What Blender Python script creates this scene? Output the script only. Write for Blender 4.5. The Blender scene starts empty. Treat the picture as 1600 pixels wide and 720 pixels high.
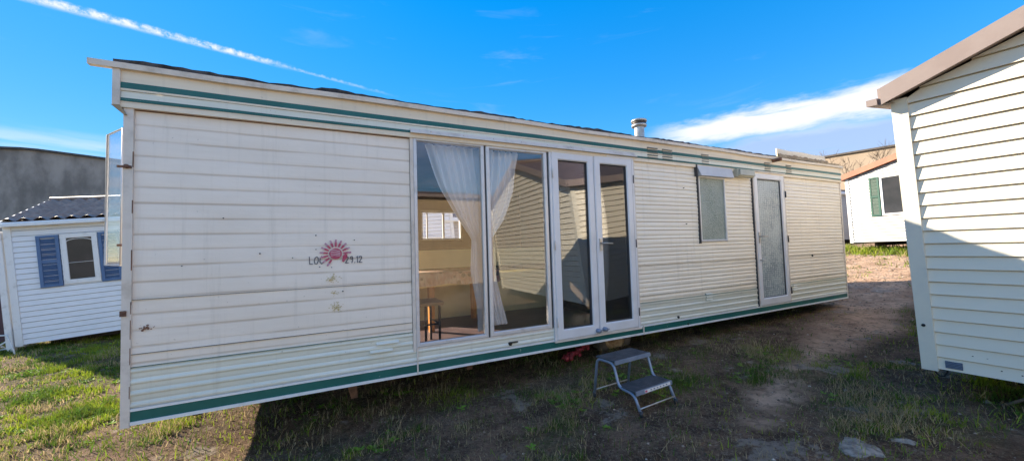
import bpy, math, random
import numpy as np
from mathutils import Matrix, Vector, Quaternion
random.seed(7); rng = np.random.default_rng(7)
S = bpy.context.scene
COL = S.collection
R = math.radians

# ------------------------------------------------------------------ camera
CR = Vector((0.88788022, -0.45906227, -0.03050492))     # camera right, down, forward
CD = Vector((-0.0055205, 0.05566915, -0.99843401))
CF = Vector((0.46004156, 0.88665821, 0.04689328))
cd = bpy.data.cameras.new('camera'); cam = bpy.data.objects.new('camera', cd); COL.objects.link(cam)
m3 = Matrix((CR, -CD, -CF)).transposed()
cam.matrix_world = m3.to_4x4()
cd.sensor_width = 36; cd.lens = 36 * 600 / 1600; cd.clip_start = .05; cd.clip_end = 3000
S.camera = cam

# ------------------------------------------------------------------ light
SUNL = Vector((.80, -1.0, -.57)).normalized()           # direction the light travels
SUN_EL = math.asin(-SUNL.z); SUN_AZ = math.atan2(-SUNL.x, -SUNL.y)   # azimuth clockwise from +Y
sd = bpy.data.lights.new('sun', 'SUN'); sd.energy = 2.5; sd.angle = R(.53); sd.color = (1.0, .875, .68)
so = bpy.data.objects.new('sun', sd); COL.objects.link(so)
so.rotation_euler = SUNL.to_track_quat('-Z', 'Y').to_euler(); so.location = (-20, 25, 15)
S.view_settings.view_transform = 'Standard'; S.view_settings.look = 'None'
S.view_settings.exposure = 2.40; S.view_settings.gamma = 1; S.view_settings.use_curve_mapping = False

W = bpy.data.worlds.new('World'); S.world = W; W.use_nodes = True
nt = W.node_tree; nt.nodes.clear()
def N(t, typ, **kw):
    n = t.nodes.new(typ)
    for k, v in kw.items():
        if hasattr(n, k): setattr(n, k, v)
    return n
def lk(t, a, b): t.links.new(a, b)
def math_n(t, op, a, b=None, c=None, clamp=False):
    n = t.nodes.new('ShaderNodeMath'); n.operation = op; n.use_clamp = clamp
    for i, v in enumerate((a, b, c)):
        if v is None: continue
        if isinstance(v, (int, float)): n.inputs[i].default_value = v
        else: t.links.new(v, n.inputs[i])
    return n.outputs[0]
def sstep(t, x, a, b):
    n = t.nodes.new('ShaderNodeMapRange'); n.interpolation_type = 'SMOOTHSTEP'
    for i, v in zip((0, 1, 2, 3, 4), (x, a, b, 0., 1.)):
        if isinstance(v, (int, float)): n.inputs[i].default_value = v
        else: t.links.new(v, n.inputs[i])
    return n.outputs[0]
sky = N(nt, 'ShaderNodeTexSky', sky_type='NISHITA', sun_disc=False)
sky.sun_elevation = SUN_EL; sky.sun_rotation = SUN_AZ; sky.altitude = 50; sky.air_density = 1.0; sky.dust_density = .0; sky.ozone_density = 3.0
tc = N(nt, 'ShaderNodeTexCoord')
D = tc.outputs['Generated']
sep = N(nt, 'ShaderNodeSeparateXYZ'); lk(nt, D, sep.inputs[0])
az = math_n(nt, 'ARCTAN2', sep.outputs[0], sep.outputs[1])            # radians, clockwise from +Y
el = math_n(nt, 'ARCSINE', sep.outputs[2])
cmb = N(nt, 'ShaderNodeCombineXYZ'); lk(nt, az, cmb.inputs[0]); lk(nt, el, cmb.inputs[1])
def skynoise(sx, sy, rot, detail, rough, seed, dist=0.):
    mp = N(nt, 'ShaderNodeMapping'); mp.inputs['Scale'].default_value = (sx, sy, 1); mp.inputs['Rotation'].default_value = (0, 0, rot)
    mp.inputs['Location'].default_value = (seed, seed * .7, 0); lk(nt, cmb.outputs[0], mp.inputs[0])
    n = N(nt, 'ShaderNodeTexNoise'); n.inputs['Scale'].default_value = 1; n.inputs['Detail'].default_value = detail; n.inputs['Roughness'].default_value = rough
    n.inputs['Distortion'].default_value = dist
    lk(nt, mp.outputs[0], n.inputs[0]); return n.outputs[0]
# lens-shaped cloud bank low on the right
wob = skynoise(9, 30, 0, 5, .6, 3.1)
wobe = math_n(nt, 'MULTIPLY_ADD', wob, .05, -.025)
elw = math_n(nt, 'ADD', el, wobe)
top = math_n(nt, 'MULTIPLY_ADD', az, .0, .268)
hump = math_n(nt, 'MULTIPLY', math_n(nt, 'SUBTRACT', az, 1.16), math_n(nt, 'SUBTRACT', az, 1.16))
top = math_n(nt, 'MULTIPLY_ADD', hump, -.13, .288)
up = math_n(nt, 'SUBTRACT', 1, sstep(nt, elw, math_n(nt, 'SUBTRACT', top, .014), math_n(nt, 'ADD', top, .010)))
lo = math_n(nt, 'MULTIPLY_ADD', hump, .10, .222)
bank1 = math_n(nt, 'MULTIPLY', up, sstep(nt, elw, math_n(nt, 'SUBTRACT', lo, .012), math_n(nt, 'ADD', lo, .022)))
azf = sstep(nt, az, .80, .94); azb = math_n(nt, 'SUBTRACT', 1, sstep(nt, az, 1.9, 2.5))
st1 = skynoise(6, 55, .05, 7, .62, 9.0, .3)
bank1 = math_n(nt, 'MULTIPLY', math_n(nt, 'MULTIPLY', bank1, azf), sstep(nt, st1, .18, .46))
lotop = math_n(nt, 'MULTIPLY_ADD', hump, -.45, .242)
b2 = math_n(nt, 'SUBTRACT', 1, sstep(nt, elw, math_n(nt, 'SUBTRACT', lotop, .03), lotop))
st2 = skynoise(5, 40, -.08, 6, .6, 4.4, .4)
b2 = math_n(nt, 'MULTIPLY', math_n(nt, 'MULTIPLY', b2, sstep(nt, az, .84, 1.0)), sstep(nt, st2, .12, .42))
b2 = math_n(nt, 'MULTIPLY', b2, .70)
bank = math_n(nt, 'MULTIPLY', math_n(nt, 'MAXIMUM', bank1, b2), azb)
# thin wisps elsewhere
st3 = skynoise(3, 20, .12, 6, .6, 14.0, .6)
backs = math_n(nt, 'SUBTRACT', 1, sstep(nt, sep.outputs[1], -.45, .05))      # broken thin cloud over the half of the sky behind the viewer
wis = math_n(nt, 'MULTIPLY', sstep(nt, st3, math_n(nt, 'MULTIPLY_ADD', backs, -.18, .58), .84), math_n(nt, 'MULTIPLY_ADD', backs, .58, .14))
st4 = skynoise(3.5, 38, -.06, 6, .55, 21.0, .3)
lowl = math_n(nt, 'MULTIPLY', math_n(nt, 'SUBTRACT', 1, sstep(nt, az, -.25, .05)), math_n(nt, 'MULTIPLY', sstep(nt, el, .02, .10), math_n(nt, 'SUBTRACT', 1, sstep(nt, el, .17, .24))))
lowl = math_n(nt, 'MULTIPLY', lowl, sstep(nt, st4, .40, .72))
# contrail: a great circle
nrm = Vector((-0.11481331, 0.3890816, -0.91402047))
vd = N(nt, 'ShaderNodeVectorMath', operation='DOT_PRODUCT'); lk(nt, D, vd.inputs[0]); vd.inputs[1].default_value = nrm
cn = skynoise(60, 60, 0, 5, .7, 2.0)
dist = math_n(nt, 'ABSOLUTE', math_n(nt, 'MULTIPLY_ADD', math_n(nt, 'SUBTRACT', cn, .5), .009, vd.outputs['Value']))
wid = math_n(nt, 'MULTIPLY_ADD', sstep(nt, az, -.5, -.05), -.003, .0105)
tr = math_n(nt, 'SUBTRACT', 1, sstep(nt, dist, math_n(nt, 'MULTIPLY', wid, .12), wid))
tr = math_n(nt, 'MULTIPLY', tr, math_n(nt, 'SUBTRACT', 1, sstep(nt, az, -.13, -.02)))
thin = math_n(nt, 'MULTIPLY', math_n(nt, 'SUBTRACT', 1, sstep(nt, dist, .0008, .0042)), .38)
thin = math_n(nt, 'MULTIPLY', thin, math_n(nt, 'SUBTRACT', 1, sstep(nt, az, .05, .22)))
tr = math_n(nt, 'MULTIPLY', math_n(nt, 'MAXIMUM', tr, thin), sstep(nt, cn, .25, .70))
tr = math_n(nt, 'MULTIPLY', tr, sstep(nt, sep.outputs[1], 0, .1))
allc = math_n(nt, 'MAXIMUM', math_n(nt, 'MAXIMUM', bank, wis), math_n(nt, 'MAXIMUM', math_n(nt, 'MULTIPLY', lowl, .75), tr))
hs = N(nt, 'ShaderNodeHueSaturation'); lk(nt, math_n(nt, 'MULTIPLY_ADD', sstep(nt, az, -.6, .5), .04, 1.36), hs.inputs['Saturation']); hs.inputs['Value'].default_value = 1.0
sb = N(nt, 'ShaderNodeSeparateColor'); lk(nt, sky.outputs[0], sb.inputs[0])
q_ = math_n(nt, 'DIVIDE', sb.outputs[2], 2.75); sc_ = math_n(nt, 'DIVIDE', 1., math_n(nt, 'SQRT', math_n(nt, 'MULTIPLY_ADD', q_, q_, 1.)))
vs_ = N(nt, 'ShaderNodeVectorMath', operation='SCALE'); lk(nt, sky.outputs[0], vs_.inputs[0]); lk(nt, sc_, vs_.inputs['Scale'])
lk(nt, vs_.outputs[0], hs.inputs['Color'])
mixc = N(nt, 'ShaderNodeMix', data_type='RGBA'); lk(nt, allc, mixc.inputs[0]); lk(nt, hs.outputs[0], mixc.inputs[6])
CLOUD = mixc.inputs[7]; CLOUD.default_value = (2.75, 2.8, 3.1, 1)
mx3 = N(nt, 'ShaderNodeMix', data_type='RGBA'); lk(nt, math_n(nt, 'MULTIPLY', math_n(nt, 'SUBTRACT', 1, sstep(nt, elw, math_n(nt, 'SUBTRACT', lo, .02), math_n(nt, 'ADD', lo, .015))), sstep(nt, az, .7, .9)), mx3.inputs[0]); mx3.inputs[6].default_value = (2.2, 2.25, 2.5, 1); mx3.inputs[7].default_value = (1.25, 1.45, 2.1, 1); vb = N(nt, 'ShaderNodeVectorMath', operation='SCALE'); lk(nt, mx3.outputs[2], vb.inputs[0]); lk(nt, math_n(nt, 'MULTIPLY_ADD', backs, 1.5, 1.), vb.inputs['Scale']); lk(nt, vb.outputs[0], CLOUD)      # clouds opposite the sun, brightened beyond the rest to lift the shaded wall
bg = N(nt, 'ShaderNodeBackground'); bg.inputs[1].default_value = .09; lk(nt, mixc.outputs[2], bg.inputs[0])
ow = N(nt, 'ShaderNodeOutputWorld'); lk(nt, bg.outputs[0], ow.inputs[0])

# ------------------------------------------------------------------ materials
def mat(name, c1, c2=None, rough=.6, scale=4., metal=0., bump=0., bscale=None, spec=.5, stretch=(1, 1, 1), detail=5, lohi=(.35, .65), coat=0., extra=None):
    m = bpy.data.materials.new(name); m.use_nodes = True; t = m.node_tree
    b = t.nodes['Principled BSDF']; b.inputs['Roughness'].default_value = rough; b.inputs['Metallic'].default_value = metal
    b.inputs['Specular IOR Level'].default_value = spec; b.inputs['Coat Weight'].default_value = coat
    tcn = N(t, 'ShaderNodeTexCoord'); mp = N(t, 'ShaderNodeMapping'); mp.inputs['Scale'].default_value = stretch
    lk(t, tcn.outputs['Object'], mp.inputs[0])
    nz = N(t, 'ShaderNodeTexNoise'); nz.inputs['Scale'].default_value = scale; nz.inputs['Detail'].default_value = detail; nz.inputs['Roughness'].default_value = .62
    lk(t, mp.outputs[0], nz.inputs[0])
    f = sstep(t, nz.outputs[0], *lohi)
    mx = N(t, 'ShaderNodeMix', data_type='RGBA'); lk(t, f, mx.inputs[0])
    mx.inputs[6].default_value = (*c1, 1); mx.inputs[7].default_value = (*(c2 or [min(1, x * .86) for x in c1]), 1)
    out = mx.outputs[2]
    if extra: out = extra(t, tcn, out, b)
    lk(t, out, b.inputs['Base Color'])
    if bump:
        n2 = N(t, 'ShaderNodeTexNoise'); n2.inputs['Scale'].default_value = bscale or scale * 3; n2.inputs['Detail'].default_value = 4
        lk(t, mp.outputs[0], n2.inputs[0])
        bp = N(t, 'ShaderNodeBump'); bp.inputs['Strength'].default_value = bump; bp.inputs['Distance'].default_value = .01
        lk(t, n2.outputs[0], bp.inputs['Height']); lk(t, bp.outputs[0], b.inputs['Normal'])
    return m
def mixcol(t, fac, a, bcol):
    x = N(t, 'ShaderNodeMix', data_type='RGBA')
    lk(t, fac, x.inputs[0]) if not isinstance(fac, float) else None
    lk(t, a, x.inputs[6])
    if isinstance(bcol, tuple): x.inputs[7].default_value = (*bcol, 1)
    else: lk(t, bcol, x.inputs[7])
    return x.outputs[2]
def grime(period=.105, z0=1.0, col=(.50, .38, .28), amt=.6, width=.14, streak=.3):
    """brownish dirt that has settled along the grooves of the pressed sheet, plus rain streaks"""
    def f(t, tcn, out, b):
        sp = N(t, 'ShaderNodeSeparateXYZ'); lk(t, tcn.outputs['Object'], sp.inputs[0])
        u = math_n(t, 'FRACT', math_n(t, 'DIVIDE', math_n(t, 'SUBTRACT', z0, sp.outputs[2]), period))
        d = math_n(t, 'ABSOLUTE', math_n(t, 'SUBTRACT', u, .93))
        g = math_n(t, 'SUBTRACT', 1, sstep(t, d, .02, width))
        nz = N(t, 'ShaderNodeTexNoise'); nz.inputs['Scale'].default_value = 2.2; nz.inputs['Detail'].default_value = 6
        mp = N(t, 'ShaderNodeMapping'); mp.inputs['Scale'].default_value = (.8, 1, 9); lk(t, tcn.outputs['Object'], mp.inputs[0]); lk(t, mp.outputs[0], nz.inputs[0])
        g = math_n(t, 'MULTIPLY', math_n(t, 'MULTIPLY', g, sstep(t, nz.outputs[0], .3, .65)), amt)
        out = mixcol(t, g, out, col)
        n2 = N(t, 'ShaderNodeTexNoise'); n2.inputs['Scale'].default_value = 1.0; n2.inputs['Detail'].default_value = 7; n2.inputs['Roughness'].default_value = .7
        m2 = N(t, 'ShaderNodeMapping'); m2.inputs['Scale'].default_value = (16, 1, .9); lk(t, tcn.outputs['Object'], m2.inputs[0]); lk(t, m2.outputs[0], n2.inputs[0])
        s = math_n(t, 'MULTIPLY', sstep(t, n2.outputs[0], .52, .8), streak)
        out = mixcol(t, s, out, (.42, .37, .30))
        n3 = N(t, 'ShaderNodeTexNoise'); n3.inputs['Scale'].default_value = 45; n3.inputs['Detail'].default_value = 2; lk(t, tcn.outputs['Object'], n3.inputs[0])
        s = math_n(t, 'MULTIPLY', sstep(t, n3.outputs[0], .70, .80), .45)
        return mixcol(t, s, out, (.25, .2, .15))
    return f
M = {}
M['panel'] = mat('cream_painted_sheet', (.88, .785, .685), (.83, .735, .635), .42, 1.2, bump=.12, bscale=9, stretch=(1, 1, 3), extra=grime())
M['panel_warm'] = mat('cream_painted_ribs', (.89, .80, .67), (.84, .745, .615), .38, 1.2, bump=.12, bscale=9, stretch=(1, 1, 3), extra=grime(amt=.3))
M['band'] = mat('cream_band', (.83, .71, .55), (.75, .63, .47), .4, 2, bump=.08, stretch=(.4, 1, 6), extra=grime(.11, 1.25, amt=.35))
M['lower'] = mat('pale_lower_sheet', (.77, .76, .66), (.67, .665, .57), .36, 1.6, bump=.1, stretch=(.4, 1, 5), extra=grime(.073, -.694, (.4, .38, .3), .3))
def flakes(t, tcn, out, b):
    n3 = N(t, 'ShaderNodeTexNoise'); n3.inputs['Scale'].default_value = 14; n3.inputs['Detail'].default_value = 6; n3.inputs['Roughness'].default_value = .75
    lk(t, tcn.outputs['Object'], n3.inputs[0])
    return mixcol(t, sstep(t, n3.outputs[0], .66, .72), out, (.45, .5, .47))
M['green'] = mat('green_stripe_paint', (.006, .10, .085), (.012, .125, .11), .4, 3, extra=flakes)
M['green_old'] = mat('faded_green_stripe', (.03, .15, .15), (.05, .2, .2), .4, 3)
M['trim'] = mat('aluminium_trim', (.72, .64, .56), (.50, .43, .36), .45, 6, bump=.1, lohi=(.45, .8), extra=grime(.4, 1.0, streak=.3, amt=.2))
M['white_trim'] = mat('dull_white_trim', (.76, .76, .76), (.55, .54, .52), .45, 8, lohi=(.5, .8))
M['alu'] = mat('window_aluminium', (.66, .64, .64), (.5, .48, .46), .38, 10, metal=.25, lohi=(.5, .8))
M['upvc'] = mat('white_plastic_frame', (.74, .73, .75), (.66, .64, .64), .32, 3, lohi=(.4, .8))
M['rubber'] = mat('dark_seal', (.05, .05, .055), rough=.6)
M['felt'] = mat('torn_bitumen_felt', (.025, .027, .035), (.09, .08, .08), .85, 9, bump=.6)
M['soffit'] = mat('timber_board', (.36, .29, .2), (.24, .18, .12), .7, 5, bump=.3)
M['vinyl_cream'] = mat('cream_vinyl_siding', (.85, .775, .64), (.81, .735, .60), .4, 2.5, bump=.05, stretch=(1, .3, 1), lohi=(.3, .8))
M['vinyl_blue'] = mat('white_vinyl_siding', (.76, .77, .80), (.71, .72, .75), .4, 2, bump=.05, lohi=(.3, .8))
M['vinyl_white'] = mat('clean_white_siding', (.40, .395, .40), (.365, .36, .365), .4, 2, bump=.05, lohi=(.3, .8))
M['vinyl_tan'] = mat('tan_siding', (.52, .38, .22), (.46, .33, .19), .5, 2, bump=.05)
M['post_cream'] = mat('cream_corner_post', (.82, .76, .63), (.68, .65, .58), .4, 3, lohi=(.4, .8))
M['fascia_brown'] = mat('taupe_fascia', (.30, .24, .225), (.27, .21, .195), .55, 4, bump=.05)
M['fascia_red'] = mat('red_brown_fascia', (.36, .12, .06), (.28, .09, .045), .5, 3)
M['tiles_dark'] = mat('dark_glossy_tile_sheet', (.42, .29, .23), (.30, .20, .16), .45, 9, spec=.2, bump=.2)
M['tiles_brown'] = mat('brown_tile_sheet', (.11, .075, .065), (.15, .10, .085), .5, 5, bump=.2)
M['shut_blue'] = mat('blue_shutter_plastic', (.07, .135, .27), (.085, .16, .31), .45, 5)
M['shut_green'] = mat('green_shutter_plastic', (.007, .07, .052), (.01, .085, .06), .45, 5)
M['concrete_grey'] = mat('stained_grey_render', (.40, .33, .28), (.20, .165, .14), .9, 1.0, bump=.4, bscale=3, detail=10, lohi=(.36, .66), stretch=(1, 1, .5))
M['concrete_tan'] = mat('weathered_tan_render', (.36, .28, .21), (.30, .23, .17), .9, .5, bump=.3, bscale=2, detail=8)
M['steel_blue'] = mat('blue_grey_painted_tube', (.20, .25, .345), (.26, .31, .41), .38, 12, metal=.35)
M['tread'] = mat('grey_ribbed_rubber_tread', (.05, .055, .065), (.085, .09, .10), .7, 14, bump=.3)
M['rust'] = mat('rusty_steel', (.24, .12, .07), (.12, .06, .04), .8, 14, bump=.4)
M['chassis'] = mat('dark_chassis_steel', (.035, .03, .03), (.07, .045, .03), .8, 8, bump=.3)
M['tyre'] = mat('dusty_tyre_rubber', (.09, .075, .06), (.20, .15, .11), .85, 8, bump=.3)
M['rim'] = mat('rusty_cream_rim', (.60, .42, .22), (.35, .18, .08), .6, 9)
M['red'] = mat('faded_red_plastic', (.36, .035, .05), (.2, .02, .03), .5, 20)
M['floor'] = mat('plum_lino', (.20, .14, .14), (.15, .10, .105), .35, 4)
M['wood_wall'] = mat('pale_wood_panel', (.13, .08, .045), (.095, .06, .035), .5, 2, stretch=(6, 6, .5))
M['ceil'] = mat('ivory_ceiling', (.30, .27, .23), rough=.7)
M['khaki'] = mat('khaki_cushion', (.92, .82, .44), (.84, .74, .38), .8, 3, bump=.2)
M['orange_wood'] = mat('orange_varnished_wood', (.78, .34, .09), (.62, .25, .065), .35, 3, stretch=(5, 5, .6))
M['seat_wood'] = mat('brown_wood_seat', (.55, .34, .18), (.42, .25, .12), .4, 4)
M['black_tube'] = mat('black_tube', (.015, .015, .017), rough=.35)
M['zinc'] = mat('zinc_flue', (.62, .60, .58), (.42, .38, .34), .35, 10, metal=.6)
M['dark_metal'] = mat('dark_flue_cap', (.05, .045, .045), (.09, .07, .06), .5, 10, metal=.4)
M['lampglass'] = mat('yellowed_lamp_plastic', (.52, .50, .40), (.44, .42, .33), .35, 6)
M['grey_hood'] = mat('grey_blind_cover', (.62, .59, .57), (.56, .53, .52), .45, 4)
M['vent'] = mat('grey_vent_slot', (.16, .17, .17), rough=.6)
M['maroon'] = mat('dark_maroon_board', (.055, .028, .04), rough=.7)
M['black'] = mat('black_plastic', (.012, .012, .014), rough=.5)
M['blue_grille'] = mat('slate_blue_vent', (.10, .14, .21), rough=.5)
M['letter'] = mat('faded_black_marker', (.06, .06, .08), (.16, .16, .19), .6, 60)
M['sunred'] = mat('faded_crimson_print', (.42, .03, .09), (.50, .10, .16), .45, 40)
M['sunpink'] = mat('bleached_crimson_print', (.47, .16, .24), (.55, .42, .46), .5, 60, lohi=(.4, .6))
M['yellowprint'] = mat('yellowed_glue_marks', (.52, .46, .24), (.5, .36, .12), .6, 50)
M['bark'] = mat('grey_bark', (.16, .12, .09), (.10, .075, .055), .9, 10, bump=.4)
M['stone'] = mat('pale_stone', (.38, .32, .26), (.19, .15, .12), .95, 22, bump=1., bscale=60)
M['white_metal'] = mat('white_painted_metal', (.75, .75, .75), (.6, .58, .55), .4, 8)

def glass(name, tint=(.80, .82, .82), boost=2.4, dirt=.02):
    m = bpy.data.materials.new(name); m.use_nodes = True; t = m.node_tree; t.nodes.clear()
    o = N(t, 'ShaderNodeOutputMaterial'); tr = N(t, 'ShaderNodeBsdfTransparent'); tr.inputs[0].default_value = (*tint, 1)
    gl = N(t, 'ShaderNodeBsdfGlossy'); gl.inputs['Roughness'].default_value = .0; gl.inputs[0].default_value = (1, 1, 1, 1)
    fr = N(t, 'ShaderNodeFresnel'); fr.inputs[0].default_value = 1.5
    f = math_n(t, 'MULTIPLY', fr.outputs[0], boost, clamp=True)
    tcn = N(t, 'ShaderNodeTexCoord'); nz = N(t, 'ShaderNodeTexNoise'); nz.inputs['Scale'].default_value = 1.3; lk(t, tcn.outputs['Object'], nz.inputs[0])
    bp = N(t, 'ShaderNodeBump'); bp.inputs['Strength'].default_value = .012; bp.inputs['Distance'].default_value = .01; lk(t, nz.outputs[0], bp.inputs['Height']); lk(t, bp.outputs[0], gl.inputs['Normal'])
    mx = N(t, 'ShaderNodeMixShader'); lk(t, f, mx.inputs[0]); lk(t, tr.outputs[0], mx.inputs[1]); lk(t, gl.outputs[0], mx.inputs[2])
    df = N(t, 'ShaderNodeBsdfDiffuse'); df.inputs[0].default_value = (.5, .48, .45, 1)
    m2 = N(t, 'ShaderNodeMixShader'); m2.inputs[0].default_value = dirt; lk(t, mx.outputs[0], m2.inputs[1]); lk(t, df.outputs[0], m2.inputs[2])
    lk(t, m2.outputs[0], o.inputs[0]); return m
M['glass'] = glass('window_glass', (.985, .985, .99), 1.5, .01)
M['glass_door'] = glass('double_glazing', (.80, .81, .83), 2.3)
M['glass_open'] = glass('plastic_window_glazing', (.92, .94, .99), .35, .10)
M['glass_dark'] = mat('dark_window_glass', (.035, .038, .042), (.05, .05, .055), .06, 2, spec=.8)
def frosted_extra(t, tcn, out, b):
    vo = N(t, 'ShaderNodeTexVoronoi'); vo.inputs['Scale'].default_value = 55; lk(t, tcn.outputs['Object'], vo.inputs[0])
    bp = N(t, 'ShaderNodeBump'); bp.inputs['Strength'].default_value = .7; bp.inputs['Distance'].default_value = .01
    lk(t, vo.outputs['Distance'], bp.inputs['Height']); lk(t, bp.outputs[0], b.inputs['Normal'])
    return mixcol(t, sstep(t, vo.outputs['Distance'], .1, .7), out, (.30, .34, .30))
M['frost'] = mat('frosted_pattern_glass', (.15, .20, .17), (.36, .40, .35), .20, 3, extra=frosted_extra, stretch=(1, 1, .6))  # blotchy light and dark tone painted in place of soft reflections
def lace_extra(t, tcn, out, b):
    sp = N(t, 'ShaderNodeSeparateXYZ'); lk(t, tcn.outputs['Object'], sp.inputs[0])
    w = math_n(t, 'SINE', math_n(t, 'MULTIPLY', sp.outputs[0], 125.)); w2 = math_n(t, 'SINE', math_n(t, 'MULTIPLY', sp.outputs[2], 210.))
    nz = N(t, 'ShaderNodeTexNoise'); nz.inputs['Scale'].default_value = 30; lk(t, tcn.outputs['Object'], nz.inputs[0])
    f = math_n(t, 'MULTIPLY', math_n(t, 'ADD', sstep(t, w, -.6, .9), sstep(t, w2, .3, .9)), sstep(t, nz.outputs[0], .3, .65))
    out = mixcol(t, math_n(t, 'MULTIPLY', f, .6, clamp=True), out, (.56, .60, .60))
    vo = N(t, 'ShaderNodeTexVoronoi'); vo.inputs['Scale'].default_value = 60; lk(t, tcn.outputs['Object'], vo.inputs[0])
    bp = N(t, 'ShaderNodeBump'); bp.inputs['Strength'].default_value = .4; bp.inputs['Distance'].default_value = .01
    lk(t, vo.outputs['Distance'], bp.inputs['Height']); lk(t, bp.outputs[0], b.inputs['Normal'])
    return out
M['lace'] = mat('lace_behind_patterned_glass', (.20, .25, .27), (.38, .43, .44), .2, 3, extra=lace_extra)
def floral(t, tcn, out, b):
    vo = N(t, 'ShaderNodeTexVoronoi'); vo.inputs['Scale'].default_value = 11; lk(t, tcn.outputs['Object'], vo.inputs[0])
    f = math_n(t, 'SUBTRACT', 1, sstep(t, vo.outputs['Distance'], .25, .38))
    return mixcol(t, f, out, (.10, .08, .09))
M['cloth'] = mat('floral_tablecloth', (.55, .44, .36), (.42, .22, .18), .8, 6, extra=floral)
# curtain: thin cloth that lets some light through
m = bpy.data.materials.new('white_net_curtain'); m.use_nodes = True; t = m.node_tree; t.nodes.clear()
o_ = N(t, 'ShaderNodeOutputMaterial'); a_ = N(t, 'ShaderNodeBsdfDiffuse'); a_.inputs[0].default_value = (.96, .95, .96, 1)
b_ = N(t, 'ShaderNodeBsdfTranslucent'); b_.inputs[0].default_value = (.85, .83, .82, 1); x_ = N(t, 'ShaderNodeMixShader'); x_.inputs[0].default_value = .12
lk(t, a_.outputs[0], x_.inputs[1]); lk(t, b_.outputs[0], x_.inputs[2])
c_ = N(t, 'ShaderNodeBsdfTransparent'); y_ = N(t, 'ShaderNodeMixShader'); y_.inputs[0].default_value = .03; lk(t, x_.outputs[0], y_.inputs[1]); lk(t, c_.outputs[0], y_.inputs[2]); lk(t, y_.outputs[0], o_.inputs[0])
M['curtain'] = m

# ------------------------------------------------------------------ mesh helpers
class MB:
    def __init__(s): s.v = []; s.f = []; s.mi = []; s.ms = []; s.cur = 0; s.sm = []
    def use(s, name):
        if name not in s.ms: s.ms.append(name)
        s.cur = s.ms.index(name); return s
    def face(s, idx, smooth=False): s.f.append(tuple(idx)); s.mi.append(s.cur); s.sm.append(smooth)
    def poly(s, pts, smooth=False):
        b = len(s.v); s.v += [tuple(p) for p in pts]; s.face(range(b, b + len(pts)), smooth)
    def box(s, x0, x1, y0, y1, z0, z1, skip=''):
        b = len(s.v); s.v += [(x, y, z) for x in (x0, x1) for y in (y0, y1) for z in (z0, z1)]
        for k, q in {'l': (0, 1, 3, 2), 'r': (4, 6, 7, 5), 'f': (0, 4, 5, 1), 'b': (2, 3, 7, 6), 'd': (0, 2, 6, 4), 'u': (1, 5, 7, 3)}.items():
            if k not in skip: s.face([b + i for i in q])
        return s
    def hexa(s, p8):          # bottom 4 (ccw) then top 4
        b = len(s.v); s.v += [tuple(p) for p in p8]
        for q in ((3, 2, 1, 0), (4, 5, 6, 7), (0, 1, 5, 4), (1, 2, 6, 5), (2, 3, 7, 6), (3, 0, 4, 7)): s.face([b + i for i in q])
        return s
    def ring(s, x0, x1, z0, z1, w, y0, y1, wb=None, bev=.006):
        """picture frame in the xz plane, front at y0, back at y1, mitred corners"""
        wb = wb or w
        def rect(a, bb, c, d, y): return [(a, y, c), (bb, y, c), (bb, y, d), (a, y, d)]
        L = [rect(x0, x1, z0, z1, y1), rect(x0, x1, z0, z1, y0 + bev), rect(x0 + bev, x1 - bev, z0 + bev, z1 - bev, y0),
             rect(x0 + w - bev, x1 - w + bev, z0 + wb - bev, z1 - w + bev, y0), rect(x0 + w, x1 - w, z0 + wb, z1 - w, y0 + bev), rect(x0 + w, x1 - w, z0 + wb, z1 - w, y1)]
        b = len(s.v)
        for r in L: s.v += r
        for k in range(5):
            for i in range(4):
                j = (i + 1) % 4; s.face((b + k * 4 + i, b + k * 4 + j, b + k * 4 + 4 + j, b + k * 4 + 4 + i))
        for i in range(4):
            j = (i + 1) % 4; s.face((b + 20 + i, b + 20 + j, b + j, b + i))
        return s
    def tube(s, pts, r, n=10, caps=True):
        P = [Vector(p) for p in pts]; b = len(s.v); rr = r if isinstance(r, (list, tuple)) else [r] * len(P); up = None
        for i, p in enumerate(P):
            d = (P[min(i + 1, len(P) - 1)] - P[max(i - 1, 0)]).normalized()
            if up is None: up = d.orthogonal().normalized()
            up = (up - d * up.dot(d)).normalized(); sd_ = d.cross(up)
            for k in range(n):
                a = 2 * math.pi * k / n; s.v.append(tuple(p + (up * math.cos(a) + sd_ * math.sin(a)) * rr[i]))
        for i in range(len(P) - 1):
            for k in range(n):
                k2 = (k + 1) % n; s.face((b + i * n + k, b + i * n + k2, b + (i + 1) * n + k2, b + (i + 1) * n + k), True)
        if caps:
            s.face([b + k for k in reversed(range(n))]); s.face([b + (len(P) - 1) * n + k for k in range(n)])
        return s
    def lathe(s, prof, c, axis='z', n=24):
        b = len(s.v); c = Vector(c)
        for (r, h) in prof:
            for k in range(n):
                a = 2 * math.pi * k / n; u, w = r * math.cos(a), r * math.sin(a)
                s.v.append(tuple(c + (Vector((u, w, h)) if axis == 'z' else Vector((u, h, w)))))
        for i in range(len(prof) - 1):
            for k in range(n):
                k2 = (k + 1) % n; s.face((b + i * n + k, b + i * n + k2, b + (i + 1) * n + k2, b + (i + 1) * n + k), True)
        return s
    def build(s, name, material=None, parent=None):
        me = bpy.data.meshes.new(name); me.from_pydata(s.v, [], s.f)
        names = s.ms or [material]
        for n_ in names: me.materials.append(M[n_])
        if s.ms: me.polygons.foreach_set('material_index', s.mi)
        me.polygons.foreach_set('use_smooth', s.sm); me.update()
        o = bpy.data.objects.new(name, me); COL.objects.link(o)
        if parent: o.parent = parent
        return o
def tag(o, label=None, cat=None, group=None, kind=None):
    for k, v in (('label', label), ('category', cat), ('group', group), ('kind', kind)):
        if v: o[k] = v
    return o
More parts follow.
